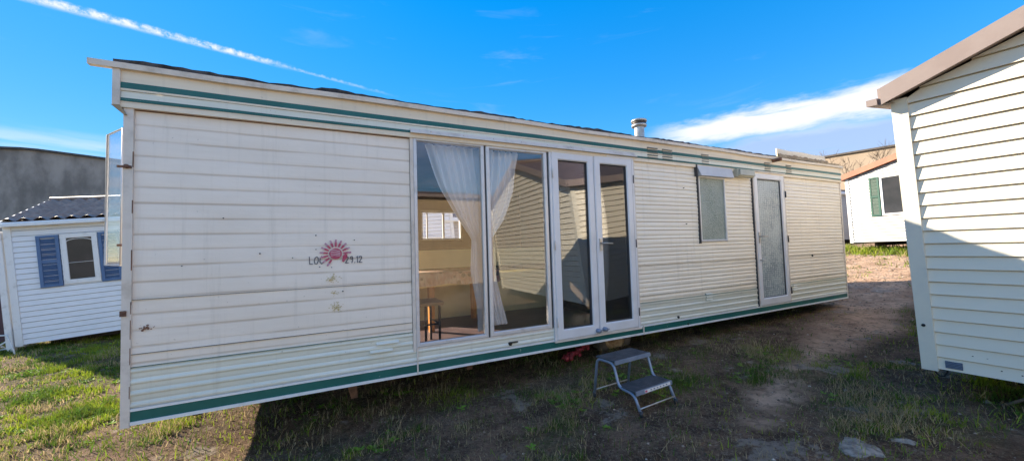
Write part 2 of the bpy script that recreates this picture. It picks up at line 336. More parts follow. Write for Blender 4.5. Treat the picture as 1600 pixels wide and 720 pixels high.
def empty(name, label, cat, loc=(0, 0, 0), group=None, rotv=None):
    o = bpy.data.objects.new(name, None); COL.objects.link(o); o.location = loc
    if rotv:
        v = Vector(rotv); o.rotation_mode = 'QUATERNION'; o.rotation_quaternion = Quaternion(v.normalized(), v.length)
    return tag(o, label, cat, group)
def copy_tree(o, parent=None):
    c = o.copy(); COL.objects.link(c); c.parent = parent
    for ch in [x for x in bpy.data.objects if x.parent == o]: copy_tree(ch, c)
    return c

# ------------------------------------------------------------------ terrain
GX = [-12, -4.8, -.5, 2.4, 6, 8.5, 10.4, 16, 30, 60]; GZ = [-1.75, -1.62, -1.5, -1.36, -1.27, -1.2, -.95, -.42, .1, .3]
def vnoise(x, y, seed=0):
    x = np.asarray(x, float); y = np.asarray(y, float)
    xi = np.floor(x).astype(np.int64); yi = np.floor(y).astype(np.int64); fx = x - xi; fy = y - yi
    fx = fx * fx * (3 - 2 * fx); fy = fy * fy * (3 - 2 * fy)
    def h(a, b):
        n = (a * 374761393 + b * 668265263 + seed * 1442695041) & 0xffffffff
        n = ((n ^ (n >> 13)) * 1274126177) & 0xffffffff
        return ((n ^ (n >> 16)) & 0xffff) / 65535.
    return (h(xi, yi) * (1 - fx) + h(xi + 1, yi) * fx) * (1 - fy) + (h(xi, yi + 1) * (1 - fx) + h(xi + 1, yi + 1) * fx) * fy
def fbm(x, y, sc, oc=4, seed=0, g=.5):
    t_ = 0; a = 1; tot = 0
    for k in range(oc): t_ = t_ + a * vnoise(x * sc * 2 ** k + 13.7 * k, y * sc * 2 ** k - 7.1 * k, seed + k); tot += a; a *= g
    return t_ / tot
def height(x, y):
    x = np.asarray(x, float); y = np.asarray(y, float); b = 0
    for d in (-1.2, -.6, 0, .6, 1.2): b = b + np.interp(x + d, GX, GZ) / 5
    r = np.hypot(x - 3, y - 4)
    return b + (fbm(x, y, .9, 3, 3) - .5) * .07 + (fbm(x, y, 5, 3, 8) - .5) * .025 * (r < 25)
PATH = [(20, 6.5, .9), (16, 5.7, 1.1), (11.3, 4.0, .75), (7.4, 2.75, .46), (5.3, 2.4, .26), (4.4, 2.25, .22), (3.5, 2.05, .20), (2.95, 1.75, .12)]
def smooth(a, lo, hi): tt = np.clip((a - lo) / (hi - lo), 0, 1); return tt * tt * (3 - 2 * tt)
def masks(x, y):
    """path (0..1) and grass cover (0..1) at ground points"""
    pth = np.zeros_like(x)
    wob = (fbm(x, y, 1.3, 4, 40) - .5) * .9
    for (a, b_, wa), (c, d, wb_) in zip(PATH, PATH[1:]):
        dx, dy = c - a, d - b_; L = dx * dx + dy * dy
        tt = np.clip(((x - a) * dx + (y - b_) * dy) / L, 0, 1)
        dd = np.hypot(x - a - tt * dx, y - b_ - tt * dy) + wob * (.35 + .5 * (wa + wb_) / 2)
        ww = wa + (wb_ - wa) * tt
        pth = np.maximum(pth, (1 - smooth(dd / ww, .35, 1.6)))
    brk = fbm(x, y, 2.6, 4, 66, .6); pth = pth * np.clip(smooth(brk, .22, .48) + smooth(x, 3.4, 6.0), 0, 1)
    n = fbm(x, y, 1.1, 5, 20, .6)
    # more grass on the left, bare and trodden towards the right
    bias = np.interp(x, [-6, -2, 0, 1.5, 4, 7, 9, 13, 20], [.14, .11, .02, -.03, -.04, -.03, -.07, -.04, .12])
    g = smooth(n + bias, .42, .60) * (1 - .92 * pth)
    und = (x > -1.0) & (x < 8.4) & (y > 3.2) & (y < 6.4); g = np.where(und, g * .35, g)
    far = np.clip((x - 14.2) / 1.0, 0, 1) * (x < 19) * (1 - .5 * pth)
    g = np.maximum(g, far * smooth(n, .25, .45))
    return pth, g
def axis_pts(segs):
    o = []
    for a, b_, n in segs: o += list(np.linspace(a, b_, n, endpoint=False))
    return np.array(o + [segs[-1][1]])
gx = axis_pts([(-600, -60, 12), (-60, -12, 24), (-12, -4, 60), (-4, 10, 330), (10, 18, 110), (18, 60, 40), (60, 600, 12)])
gy = axis_pts([(-600, -60, 12), (-60, -8, 20), (-8, 0, 40), (0, 8, 190), (8, 13, 70), (13, 60, 40), (60, 600, 12)])
XX, YY = np.meshgrid(gx, gy, indexing='ij'); ZZ = height(XX, YY)
nx, ny = XX.shape
V = np.stack([XX, YY, ZZ], -1).reshape(-1, 3)
ii, jj = np.meshgrid(np.arange(nx - 1), np.arange(ny - 1), indexing='ij'); a0 = (ii * ny + jj).ravel()
F = np.stack([a0, a0 + ny, a0 + ny + 1, a0 + 1], -1)
me = bpy.data.meshes.new('ground'); me.vertices.add(len(V)); me.vertices.foreach_set('co', V.ravel().astype(np.float32))
me.loops.add(F.size); me.loops.foreach_set('vertex_index', F.ravel().astype(np.int32))
me.polygons.add(len(F)); me.polygons.foreach_set('loop_start', np.arange(0, F.size, 4, dtype=np.int32)); me.polygons.foreach_set('use_smooth', np.ones(len(F), bool))
me.update(calc_edges=True)
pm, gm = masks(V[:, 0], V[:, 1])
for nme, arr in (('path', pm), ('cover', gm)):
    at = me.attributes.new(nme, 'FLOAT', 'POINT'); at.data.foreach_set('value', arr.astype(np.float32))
gmt = bpy.data.materials.new('trodden_earth'); gmt.use_nodes = True; t = gmt.node_tree; b = t.nodes['Principled BSDF']
b.inputs['Roughness'].default_value = .95; b.inputs['Specular IOR Level'].default_value = .1
tcn = N(t, 'ShaderNodeTexCoord'); OB = tcn.outputs['Object']
def tn(scale, detail=6, rough=.65):
    n_ = N(t, 'ShaderNodeTexNoise'); n_.inputs['Scale'].default_value = scale; n_.inputs['Detail'].default_value = detail; n_.inputs['Roughness'].default_value = rough; lk(t, OB, n_.inputs[0]); return n_.outputs[0]
ap = N(t, 'ShaderNodeAttribute', attribute_name='path'); ag = N(t, 'ShaderNodeAttribute', attribute_name='cover')
soil = N(t, 'ShaderNodeMix', data_type='RGBA'); lk(t, sstep(t, tn(3, 8), .35, .65), soil.inputs[0]); soil.inputs[6].default_value = (.29, .18, .12, 1); soil.inputs[7].default_value = (.11, .068, .047, 1)
c = soil.outputs[2]
c = mixcol(t, math_n(t, 'MULTIPLY', sstep(t, tn(38, 4, .8), .50, .66), .8), c, (.36, .28, .19))
c = mixcol(t, math_n(t, 'MULTIPLY', sstep(t, tn(55, 4, .85), .54, .62), .85), c, (.05, .035, .025))         # straw and dead stems
pathc = N(t, 'ShaderNodeMix', data_type='RGBA'); lk(t, sstep(t, tn(2.3, 8, .7), .35, .65), pathc.inputs[0]); pathc.inputs[6].default_value = (.76, .52, .36, 1); pathc.inputs[7].default_value = (.50, .32, .215, 1)
c = mixcol(t, math_n(t, 'MULTIPLY', ap.outputs['Fac'], sstep(t, tn(9, 7, .75), .12, .34)), c, pathc.outputs[2])
gr = N(t, 'ShaderNodeMix', data_type='RGBA'); lk(t, sstep(t, tn(14, 6, .75), .35, .65), gr.inputs[0]); gr.inputs[6].default_value = (.06, .085, .02, 1); gr.inputs[7].default_value = (.19, .14, .07, 1)
spo = N(t, 'ShaderNodeSeparateXYZ'); lk(t, OB, spo.inputs[0])
gvm = N(t, 'ShaderNodeMix', data_type='RGBA'); lk(t, sstep(t, tn(2.2, 8, .8), .38, .6), gvm.inputs[0]); gvm.inputs[6].default_value = (.52, .42, .31, 1); gvm.inputs[7].default_value = (.24, .16, .10, 1); gvc = gvm.outputs[2]
c = mixcol(t, math_n(t, 'MULTIPLY', math_n(t, 'SUBTRACT', 1, sstep(t, spo.outputs[1], -3.2, -1.2)), .9), c, gvc)       # pale gravel added behind the viewer to bounce light onto the home
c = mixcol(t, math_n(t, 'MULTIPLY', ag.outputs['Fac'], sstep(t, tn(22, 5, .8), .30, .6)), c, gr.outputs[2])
c = mixcol(t, math_n(t, 'MULTIPLY', sstep(t, tn(1.6, 7, .72), .57, .63), .75), c, (.42, .35, .29))       # pale stony patches
c = mixcol(t, math_n(t, 'MULTIPLY', sstep(t, tn(11, 5, .7), .50, .62), .45), c, (.07, .045, .03))      # random darker patches painted in place of relief shading on clods
lk(t, c, b.inputs['Base Color'])
bp = N(t, 'ShaderNodeBump'); bp.inputs['Strength'].default_value = 1.; bp.inputs['Distance'].default_value = .05
hh = math_n(t, 'ADD', math_n(t, 'MULTIPLY_ADD', tn(7, 4, .6), 1.5, tn(25, 6, .75)), math_n(t, 'MULTIPLY', tn(120, 3, .7), .35)); lk(t, hh, bp.inputs['Height']); lk(t, bp.outputs[0], b.inputs['Normal'])
me.materials.append(gmt)
go = bpy.data.objects.new('ground', me); COL.objects.link(go); tag(go, 'trodden brown earth with a pale dirt path between the mobile homes', 'ground', kind='structure')

# ------------------------------------------------------------------ grass (one object: nobody could count it)
def vis(x, y): return ((x * CF.x + y * CF.y) > .4) & (np.abs(x * CR.x + y * CR.y) < 1.45 * (x * CF.x + y * CF.y) + .3)
def blades(n, x0, x1, y0, y1, hmul, wmul, seedd, gfloor=.0, cols=None, lean=.6):
    x = rng.uniform(x0, x1, n); y = rng.uniform(y0, y1, n)
    keep = vis(x, y); x, y = x[keep], y[keep]
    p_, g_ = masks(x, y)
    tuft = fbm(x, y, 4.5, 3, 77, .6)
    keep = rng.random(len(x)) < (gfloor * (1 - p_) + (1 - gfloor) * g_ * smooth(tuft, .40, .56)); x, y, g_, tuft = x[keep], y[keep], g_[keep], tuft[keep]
    z = height(x, y) - .006; k = len(x)
    hgt = hmul * (.35 + 1.0 * rng.random(k) ** 1.5) * (.55 + .9 * tuft); w = wmul * (.6 + .8 * rng.random(k))
    a = rng.uniform(0, 2 * np.pi, k); la = rng.uniform(0, 2 * np.pi, k); ln = lean * rng.random(k) * hgt * 1.6
    bx, by = np.cos(a) * w, np.sin(a) * w; tx, ty = np.cos(la) * ln, np.sin(la) * ln
    P = np.stack([np.stack([x - bx, y - by, z], -1), np.stack([x + bx, y + by, z], -1),
                  np.stack([x + bx * .7 + tx * .4, y + by * .7 + ty * .4, z + hgt * .62], -1), np.stack([x - bx * .7 + tx * .4, y - by * .7 + ty * .4, z + hgt * .62], -1),
                  np.stack([x + tx, y + ty, z + hgt], -1)], 1)
    hue = fbm(x, y, 1.7, 4, 31, .6)[:, None]; q = rng.random(k) + (fbm(x, y, 2.0, 3, 55) - .5) * 1.6
    dry = q > cols; c0 = np.where(dry[:, None], np.array([[.40, .31, .17]]), np.array([[.07, .13, .022]]) + smooth(hue, .42, .62) * np.array([[.16, .17, .006]]))
    c0 = c0 * (.65 + .7 * rng.random(k))[:, None]; c0[:, 0] += np.where(dry, 0, .055 * rng.random(k)); c0[:, 1] += np.where(dry, 0, .05 * rng.random(k))
    return P, c0
parts = [blades(300000, -3.6, 5.2, .8, 6.0, .048, .0028, 1, .08, .62), blades(90000, 4.5, 9.5, .5, 7, .045, .004, 2, .08, .62),
         blades(230000, -7, 0, 3.0, 14, .06, .0042, 3, .10, .80), blades(90000, 9, 17.5, 1, 10, .08, .0075, 4, .05, .72),
         blades(120000, -3.6, 6.0, .8, 6.0, .014, .0017, 7, .8, -2., 3.4), blades(16000, 6, 12, 0, 7, .02, .003, 8, .7, -2., 2.8),
         blades(26000, -3.6, 5.0, .8, 4.5, .13, .0017, 5, .05, .40, .9)]
# denser, taller weeds under the house on the right
P_, c_ = blades(30000, 14.4, 17.0, 2, 9, .16, .013, 6, .5, .95); parts.append((P_, c_))
P = np.concatenate([p[0] for p in parts]); CC = np.concatenate([p[1] for p in parts]); k = len(P)
print('blades', k)
idx = np.arange(k) * 5
tri = np.stack([idx, idx + 1, idx + 2, idx, idx + 2, idx + 3, idx + 3, idx + 2, idx + 4], -1).reshape(-1, 3)
me = bpy.data.meshes.new('grass'); me.vertices.add(k * 5); me.vertices.foreach_set('co', P.ravel().astype(np.float32))
me.loops.add(tri.size); me.loops.foreach_set('vertex_index', tri.ravel().astype(np.int32)); me.polygons.add(len(tri)); me.polygons.foreach_set('loop_start', np.arange(0, tri.size, 3, dtype=np.int32))
me.update(calc_edges=True)
at = me.color_attributes.new('tint', 'FLOAT_COLOR', 'POINT'); cc4 = np.ones((k * 5, 4), np.float32); cc4[:, :3] = np.repeat(CC, 5, 0); at.data.foreach_set('color', cc4.ravel())
gm_ = bpy.data.materials.new('grass_blades'); gm_.use_nodes = True; t = gm_.node_tree; b = t.nodes['Principled BSDF']; b.inputs['Roughness'].default_value = .6; b.inputs['Specular IOR Level'].default_value = .25
aa = N(t, 'ShaderNodeAttribute', attribute_name='tint'); lk(t, aa.outputs['Color'], b.inputs['Base Color'])
tl = N(t, 'ShaderNodeBsdfTranslucent'); lk(t, aa.outputs['Color'], tl.inputs[0]); ms = N(t, 'ShaderNodeMixShader'); ms.inputs[0].default_value = .4
lk(t, b.outputs[0], ms.inputs[1]); lk(t, tl.outputs[0], ms.inputs[2]); lk(t, ms.outputs[0], t.nodes['Material Output'].inputs[0])
me.materials.append(gm_); g_o = bpy.data.objects.new('grass', me); COL.objects.link(g_o); tag(g_o, 'patchy short green and dry grass growing on the bare earth', 'grass', kind='stuff')

# broad-leaved weeds and clover in rosettes
def leaves(n, x0, x1, y0, y1, size):
    x = rng.uniform(x0, x1, n); y = rng.uniform(y0, y1, n); kp = vis(x, y); x, y = x[kp], y[kp]
    p_, g_ = masks(x, y); tf = fbm(x, y, 2.4, 4, 91, .6); kp = rng.random(len(x)) < g_ * smooth(tf, .50, .66) * 1.0; x, y = x[kp], y[kp]
    V_, F_, C_ = [], [], []
    for xa, ya, za in zip(x, y, height(x, y)):
        base = rng.uniform(0, 6.28); nl = rng.integers(4, 8); cc = np.array([.16, .27, .035]) * rng.uniform(.7, 1.7)
        for q in range(nl):
            a = base + q * 6.28 / nl + rng.uniform(-.3, .3); L = size * rng.uniform(.5, 1.2); wv = L * .28; up = rng.uniform(.15, .9)
            d = np.array([math.cos(a), math.sin(a)]); s_ = np.array([-d[1], d[0]]); b0 = len(V_)
            V_ += [(xa, ya, za), (*(np.array([xa, ya]) + d * L * .55 + s_ * wv), za + up * L * .5), (*(np.array([xa, ya]) + d * L), za + up * L * .55), (*(np.array([xa, ya]) + d * L * .55 - s_ * wv), za + up * L * .5)]
            F_.append((b0, b0 + 1, b0 + 2, b0 + 3)); C_ += [(*cc, 1)] * 4
    return V_, F_, C_
V_, F_, C_ = [], [], []
for args in ((16000, -6, 2.2, 2.4, 11, .05), (3000, 1.5, 6, .8, 4.5, .035), (2500, 9, 17, 1, 9, .09)):
    v, f, c = leaves(*args); o_ = len(V_); V_ += v; F_ += [tuple(i + o_ for i in q) for q in f]; C_ += c
me = bpy.data.meshes.new('weeds'); me.from_pydata(V_, [], F_); at = me.color_attributes.new('tint', 'FLOAT_COLOR', 'POINT'); at.data.foreach_set('color', np.array(C_, np.float32).ravel()); me.materials.append(gm_)
wo = bpy.data.objects.new('weeds', me); COL.objects.link(wo); tag(wo, 'low broad-leaved weeds spread in rosettes through the grass', 'weeds', kind='stuff')

# gravel and clods lying loose: far too many to count
def gravel():
    n = 26000; x = np.concatenate([rng.uniform(-4, 7, n), rng.uniform(7, 16, n // 2)]); y = np.concatenate([rng.uniform(.7, 7, n), rng.uniform(1, 7, n // 2)])
    kp = vis(x, y); x, y = x[kp], y[kp]; p_, g_ = masks(x, y); cl = fbm(x, y, 3.0, 3, 201, .6)
    kp = rng.random(len(x)) < (.25 + .75 * p_) * (1 - .8 * g_) * smooth(cl, .35, .7); x, y = x[kp], y[kp]; k = len(x); z = height(x, y)
    r = (.004 + .011 * rng.random(k) ** 3) * (1 + .12 * np.clip(np.hypot(x, y) - 4, 0, 12)); o = np.array([(1, 0, .1), (.3, .9, 0), (-.8, .6, .1), (-.8, -.6, 0), (.3, -.9, .1), (0, 0, .75)])
    an = rng.uniform(0, 6.28, k); ca, sa = np.cos(an), np.sin(an); jt = 1 + .35 * (rng.random((k, 6)) - .5)
    P = np.stack([x[:, None] + (o[:, 0] * ca[:, None] - o[:, 1] * sa[:, None]) * r[:, None] * jt, y[:, None] + (o[:, 0] * sa[:, None] + o[:, 1] * ca[:, None]) * r[:, None] * jt, z[:, None] + o[:, 2] * r[:, None] * jt], -1)
    f0 = np.array([(0, 1, 5), (1, 2, 5), (2, 3, 5), (3, 4, 5), (4, 0, 5)]); F_ = (np.arange(k)[:, None, None] * 6 + f0[None]).reshape(-1, 3)
    col = np.array([.30, .22, .16]) * (.35 + 1.1 * rng.random((k, 1))) + (rng.random((k, 1)) > .93) * np.array([.25, .25, .22])
    me = bpy.data.meshes.new('gravel'); me.from_pydata(P.reshape(-1, 3).tolist(), [], F_.tolist())
    at = me.color_attributes.new('tint', 'FLOAT_COLOR', 'POINT'); c4 = np.ones((k * 6, 4), np.float32); c4[:, :3] = np.repeat(col, 6, 0); at.data.foreach_set('color', c4.ravel())
    m = bpy.data.materials.new('loose_gravel'); m.use_nodes = True; t = m.node_tree; b = t.nodes['Principled BSDF']; b.inputs['Roughness'].default_value = .9; b.inputs['Specular IOR Level'].default_value = .15
    a_ = N(t, 'ShaderNodeAttribute', attribute_name='tint'); lk(t, a_.outputs['Color'], b.inputs['Base Color']); me.materials.append(m)
    o_ = bpy.data.objects.new('gravel', me); COL.objects.link(o_); tag(o_, 'loose gravel and clods of earth scattered over the bare ground', 'gravel', kind='stuff')
gravel()
# stones
def stone(x, y, r, flat, seed, label, group=None, z=0.):
    rg = random.Random(seed); mb = MB(); n, mm = 14, 7
    prof = [rg.uniform(.75, 1.2) for _ in range(n)]
    for i in range(mm + 1):
        ph = math.pi / 2 * i / mm
        for k_ in range(n):
            a = 2 * math.pi * k_ / n; rr = r * prof[k_] * math.cos(ph) * rg.uniform(.9, 1.08)
            mb.v.append((rr * math.cos(a), rr * math.sin(a) * .7, flat * r * math.sin(ph) * rg.uniform(.85, 1.15) - .012))
    for i in range(mm):
        for k_ in range(n): mb.face((i * n + k_, i * n + (k_ + 1) % n, (i + 1) * n + (k_ + 1) % n, (i + 1) * n + k_))
    o = mb.build('stone', 'stone'); o.location = (x, y, float(height(x, y)) + z); o.rotation_euler.z = rg.uniform(0, 3); return tag(o, label, 'stone', group)
stone(3.10, 1.23, .17, .16, 1, 'largest flat pale stone, lying in the lower right foreground grass')
stone(3.38, 1.10, .07, .3, 2, 'small pale stone just right of the largest flat stone')
stone(5.35, 1.72, .17, .12, 4, 'flat pale stone slab half buried near the cream home corner')
for q, (x, y, r) in enumerate([(3.7, .95, .022), (3.55, 1.35, .03), (2.0, 3.0, .025), (1.5, 2.7, .02), (-.9, 4.1, .035), (-1.6, 4.9, .03), (-2.2, 5.2, .04), (4.1, 1.7, .03), (-1.2, 4.4, .025), (2.8, 1.6, .02), (3.0, 2.6, .02), (6.2, 2.3, .05)]):
    stone(x, y, r, .6, 10 + q, 'tiny pale pebble scattered on the ground among the grass', 'pebbles scattered on the ground')

# ------------------------------------------------------------------ the long mobile home in the middle
FY = 3.4; RY = 6.42; XL, XR = -1.055, 8.455
RT = Vector((3.7, 4.9, -1.27))
home = empty('mobile_home', 'long cream mobile home with green stripes, large glazed front and a faded red sun emblem', 'mobile home', RT)
def part(mb, name, material=None, parent=None, off=True):
    o = mb.build(name, material, parent or home)
    if parent is None: o.location = -RT
    return o
def ribbed(mb, x0, x1, z0, z1, y=FY, kind='fine', ztop=1.0):
    """pressed sheet: polyline profile in z extruded along x"""
    per = .105 if kind != 'low' else .073
    pts = []
    if kind == 'fine': sec = [(0, 0), (.03, -.0011), (.070, -.0015), (.088, -.0010), (.096, .0007), (.101, .0005)]
    elif kind == 'rib': sec = [(0, 0), (.014, -.006), (.040, -.007), (.052, -.002), (.060, -.0015), (.072, -.006), (.090, -.007), (.099, .002)]
    else: sec = [(0, .0), (.012, -.009), (.022, -.010), (.036, -.002), (.060, -.001), (.068, .001)]
    k = 0; z = ztop
    while z > z0:
        for dz, dy in sec:
            zz = ztop - k * per - dz
            if z0 <= zz <= z1: pts.append((zz, y + dy))
        k += 1; z = ztop - k * per
    pts = [(z1, y)] + [p for p in pts if p[0] < z1 - .001 and p[0] > z0 + .001] + [(z0, y)]
    ns = max(1, int((x1 - x0) / .5)); xs = [x0 + (x1 - x0) * i / ns for i in range(ns + 1)]
    b = len(mb.v)
    for (zz, yy) in pts:
        for xx in xs: mb.v.append((xx, yy + .0025 * math.sin(xx * 3.1 + zz * 5) + .0015 * math.sin(xx * 7.3 - zz * 9), zz))
    w = len(xs)
    for i in range(len(pts) - 1):
        for j in range(w - 1): mb.face((b + i * w + j, b + (i + 1) * w + j, b + (i + 1) * w + j + 1, b + i * w + j + 1))
def part_split(mb, name, per=None):
    """every loose piece of mb becomes an object of its own"""
    n_ = len(mb.v); par = list(range(n_))
    def fd(a):
        while par[a] != a: par[a] = par[par[a]]; a = par[a]
        return a
    for f in mb.f:
        for k in f[1:]: par[fd(k)] = fd(f[0])
    key = {}
    if per:    # pieces that sit closer together than per along x belong together
        roots = sorted({fd(i) for f in mb.f for i in f}, key=lambda r: mb.v[r][0]); last = None; cur = None
        for r in roots:
            if last is None or mb.v[r][0] - last > per: cur = r
            key[r] = cur; last = mb.v[r][0]
    groups = {}
    for fi, f in enumerate(mb.f): r = fd(f[0]); groups.setdefault(key.get(r, r), []).append(fi)
    for fis in groups.values():
        o = MB(); o.ms = list(mb.ms); mp = {}
        for fi in fis:
            for v in mb.f[fi]:
                if v not in mp: mp[v] = len(o.v); o.v.append(mb.v[v])
            o.cur = mb.mi[fi]; o.face([mp[v] for v in mb.f[fi]], mb.sm[fi])
        yield o
W0, W1 = .76, 3.43          # glazed front
SW = (4.585, 5.165, .01, .93)    # small window opening
DR = (5.80, 6.63)           # single door
mb = MB(); mb.use('panel')
ribbed(mb, XL, W0, -.259, 1.035); ribbed(mb, XL, W0, -.694, -.262, y=FY - .003, kind='fine')
mb.use('panel_warm')
ribbed(mb, W1, SW[0], -.26, 1.035, kind='rib'); ribbed(mb, SW[0], SW[1], -.26, SW[2], kind='rib'); ribbed(mb, SW[0], SW[1], SW[3], 1.035, kind='rib'); ribbed(mb, SW[1], DR[0], -.26, 1.035, kind='rib')
ribbed(mb, DR[1], XR, -.26, 1.035, kind='rib')
ribbed(mb, W1, DR[0], -.694, -.263, y=FY - .003, kind='rib'); ribbed(mb, DR[1], XR, -.694, -.263, y=FY - .003, kind='rib')
for o_ in part_split(mb, ''): part(o_, 'wall_sheet', None)
mb = MB(); mb.use('lower')
ribbed(mb, XL, W0, -.955, -.697, y=FY - .006, kind='low', ztop=-.70); ribbed(mb, W0, 2.22, -.955, -.83, y=FY - .006, kind='low', ztop=-.70)
ribbed(mb, W1, DR[0], -.955, -.697, y=FY - .006, kind='low', ztop=-.70); ribbed(mb, DR[1], XR, -.955, -.697, y=FY - .006, kind='low', ztop=-.70)
for o_ in part_split(mb, ''): part(o_, 'lower_sheet', None)
mb = MB()
mb.use('green'); mb.box(XL, XR, FY - .014, FY + .01, -1.038, -.974)
mb.use('white_trim'); mb.box(XL, XR, FY - .022, FY + .012, -1.060, -1.0385); mb.box(XL, XR, FY - .018, FY + .01, -.9735, -.957)
for xs in (.797, 3.47): mb.use('trim').box(xs - .006, xs + .006, FY - .026, FY, -1.061, -.83 if xs < 1 else -.957)
part(mb, 'bottom_stripe', None)
# seams
mb = MB(); mb.use('rust')
mb.box(XL, W0, FY - .010, FY, .997 + .002, 1.003)
mb.use('rubber')
for x0, x1 in ((XL, W0), (W1, DR[0]), (DR[1], XR)): mb.box(x0, x1, FY - .0115, FY, -.2610, -.2595)
mb.use('green')
for x0, x1 in ((XL, W0), (W1, DR[0]), (DR[1], XR)): mb.box(x0, x1, FY - .0195, FY, -.6955, -.6930)
mb.use('rubber')
for x0, x1 in ((XL, W0), (W1, DR[0]), (DR[1], XR)): mb.box(x0, x1, FY - .0155, FY, -.613, -.611)
for o_ in part_split(mb, ''): part(o_, 'sheet_seam')
# upper band with the two stripes
BL = -1.118
def band_poly(mb, z0, z1, y0, x0=BL, x1=8.475):
    n_ = 30
    for i in range(n_):
        a, b_ = x0 + (x1 - x0) * i / n_, x0 + (x1 - x0) * (i + 1) / n_
        f = lambda x: y0 + .003 * math.sin(x * 2.3) + .002 * math.sin(x * 6.1 + z0 * 20)
        mb.poly([(a, f(a), z0), (b_, f(b_), z0), (b_, f(b_), z1), (a, f(a), z1)])
mb = MB(); mb.use('band')
Y1 = FY - .028
prof = [(1.29, Y1), (1.176, Y1), (1.172, Y1 - .006)]
band_poly(mb, 1.172, 1.29, Y1); band_poly(mb, 1.116, 1.130, Y1 - .010); 
mb.use('lower'); band_poly(mb, 1.068, 1.116, Y1 - .003)
mb.use('band'); band_poly(mb, 1.006, 1.046, Y1 - .004)
mb.poly([(BL, Y1 - .004, 1.006), (BL, FY + .02, 1.004), (8.475, FY + .02, 1.004), (8.475, Y1 - .004, 1.006)])
mb.box(8.455, 8.475, FY - .030, RY + .02, 1.004, 1.30)
part(mb, 'upper_band', None)
mb = MB(); mb.use('green'); band_poly(mb, 1.130, 1.172, Y1 - .006)
band_poly(mb, 1.059, 1.068, Y1 - .008); band_poly(mb, 1.046, 1.055, Y1 - .008); mb.use('green_old'); band_poly(mb, 1.055, 1.059, Y1 - .006)
part(mb, 'green_stripe', None)
# overhanging end of the band on the left, with its sloping underside
mb = MB(); mb.use('trim')
mb.box(-1.155, BL + .001, Y1 - .018, Y1 + .02, 1.015, 1.256)
mb.box(-1.152, -1.118, Y1 + .02, RY, 1.015, 1.25)
mb.use('soffit'); mb.hexa([(-1.10, Y1 - .005, .955), (-1.085, Y1 - .005, .955), (-1.085, RY, .955), (-1.10, RY, .955), (-1.160, Y1 - .02, 1.012), (-1.118, Y1 - .02, 1.014), (-1.118, RY, 1.014), (-1.160, RY, 1.012)])
part(mb, 'band_end', None)
# corner posts
mb = MB(); mb.hexa([(-1.098, FY - .022, -1.07), (-1.052, FY - .022, -1.07), (-1.052, FY + .02, -1.07), (-1.098, FY + .02, -1.07), (-1.106, FY - .022, 1.005), (-1.056, FY - .022, 1.005), (-1.056, FY + .02, 1.005), (-1.106, FY + .02, 1.005)])
part(mb, 'corner_post', 'trim')
mb = MB(); mb.box(8.44, 8.475, FY - .016, FY + .03, -1.065, 1.004); part(mb, 'corner_post', 'trim')
mb = MB(); mb.use('rust')
for zz in (.665, .35, .0, -.31, -.45, -.62, -.85): 
    r_ = .012 + .016 * random.random()
    mb.box(-1.0575, -1.0535, FY - .0232, FY - .015, zz - r_ * 3, zz + r_ * 3)
mb.lathe([(0, -.03), (.014, -.03), (.014, 0)], (-1.083, FY - .01, .615), 'y', 10)
mb.box(-1.13, -1.06, FY - .034, FY - .022, .605, .620)
mb.lathe([(0, -.025), (.011, -.025), (.011, 0)], (-1.085, FY - .01, -.335), 'y', 10); mb.box(-1.105, -1.075, FY - .034, FY - .022, -.36, -.325)
for o_ in part_split(mb, ''): part(o_, 'rusty_catch')
# gutter fascia
mb = MB(); n_ = 40; x0, x1 = -1.268, 8.50
for i in range(n_):
    a, b_ = x0 + (x1 - x0) * i / n_, x0 + (x1 - x0) * (i + 1) / n_
    sg = lambda x: .004 * math.sin(x * 1.7) + .003 * math.sin(x * 4.1)
    mb.hexa([(a, FY - .062, 1.256 + sg(a)), (b_, FY - .062, 1.256 + sg(b_)), (b_, FY - .02, 1.256 + sg(b_)), (a, FY - .02, 1.256 + sg(a)),
             (a, FY - .066, 1.292 + sg(a)), (b_, FY - .066, 1.292 + sg(b_)), (b_, FY - .02, 1.294 + sg(b_)), (a, FY - .02, 1.294 + sg(a))])
part(mb, 'gutter', 'trim')
# roof covering: low pitched, ragged felt along the front edge
mb = MB(); rg = random.Random(3); b0 = 0; nxs = 190
for i in range(nxs + 1):
    x = -1.15 + 9.63 * i / nxs; e = 1.305 + .012 * rg.random() + .006 * math.sin(x * 5)
    if 0.0 < x < .35: e += .012 * math.sin((x - 0) / .35 * math.pi)
    if 6.44 < x: e = 1.300
    mb.v += [(x, FY - .045 - .012 * rg.random(), 1.292), (x, FY - .050 - .018 * rg.random(), e), (x, FY + .05, 1.325 + .01 * rg.random()), (x, 4.9, 1.47), (x, RY + .05, 1.31), (x, RY + .05, 1.27)]
for i in range(nxs):
    for k in range(5): mb.face((i * 6 + k, i * 6 + k + 1, i * 6 + k + 7, i * 6 + k + 6))
mb.poly([mb.v[k] for k in range(6)]); mb.poly([mb.v[nxs * 6 + k] for k in range(6)])
part(mb, 'roof', 'felt')
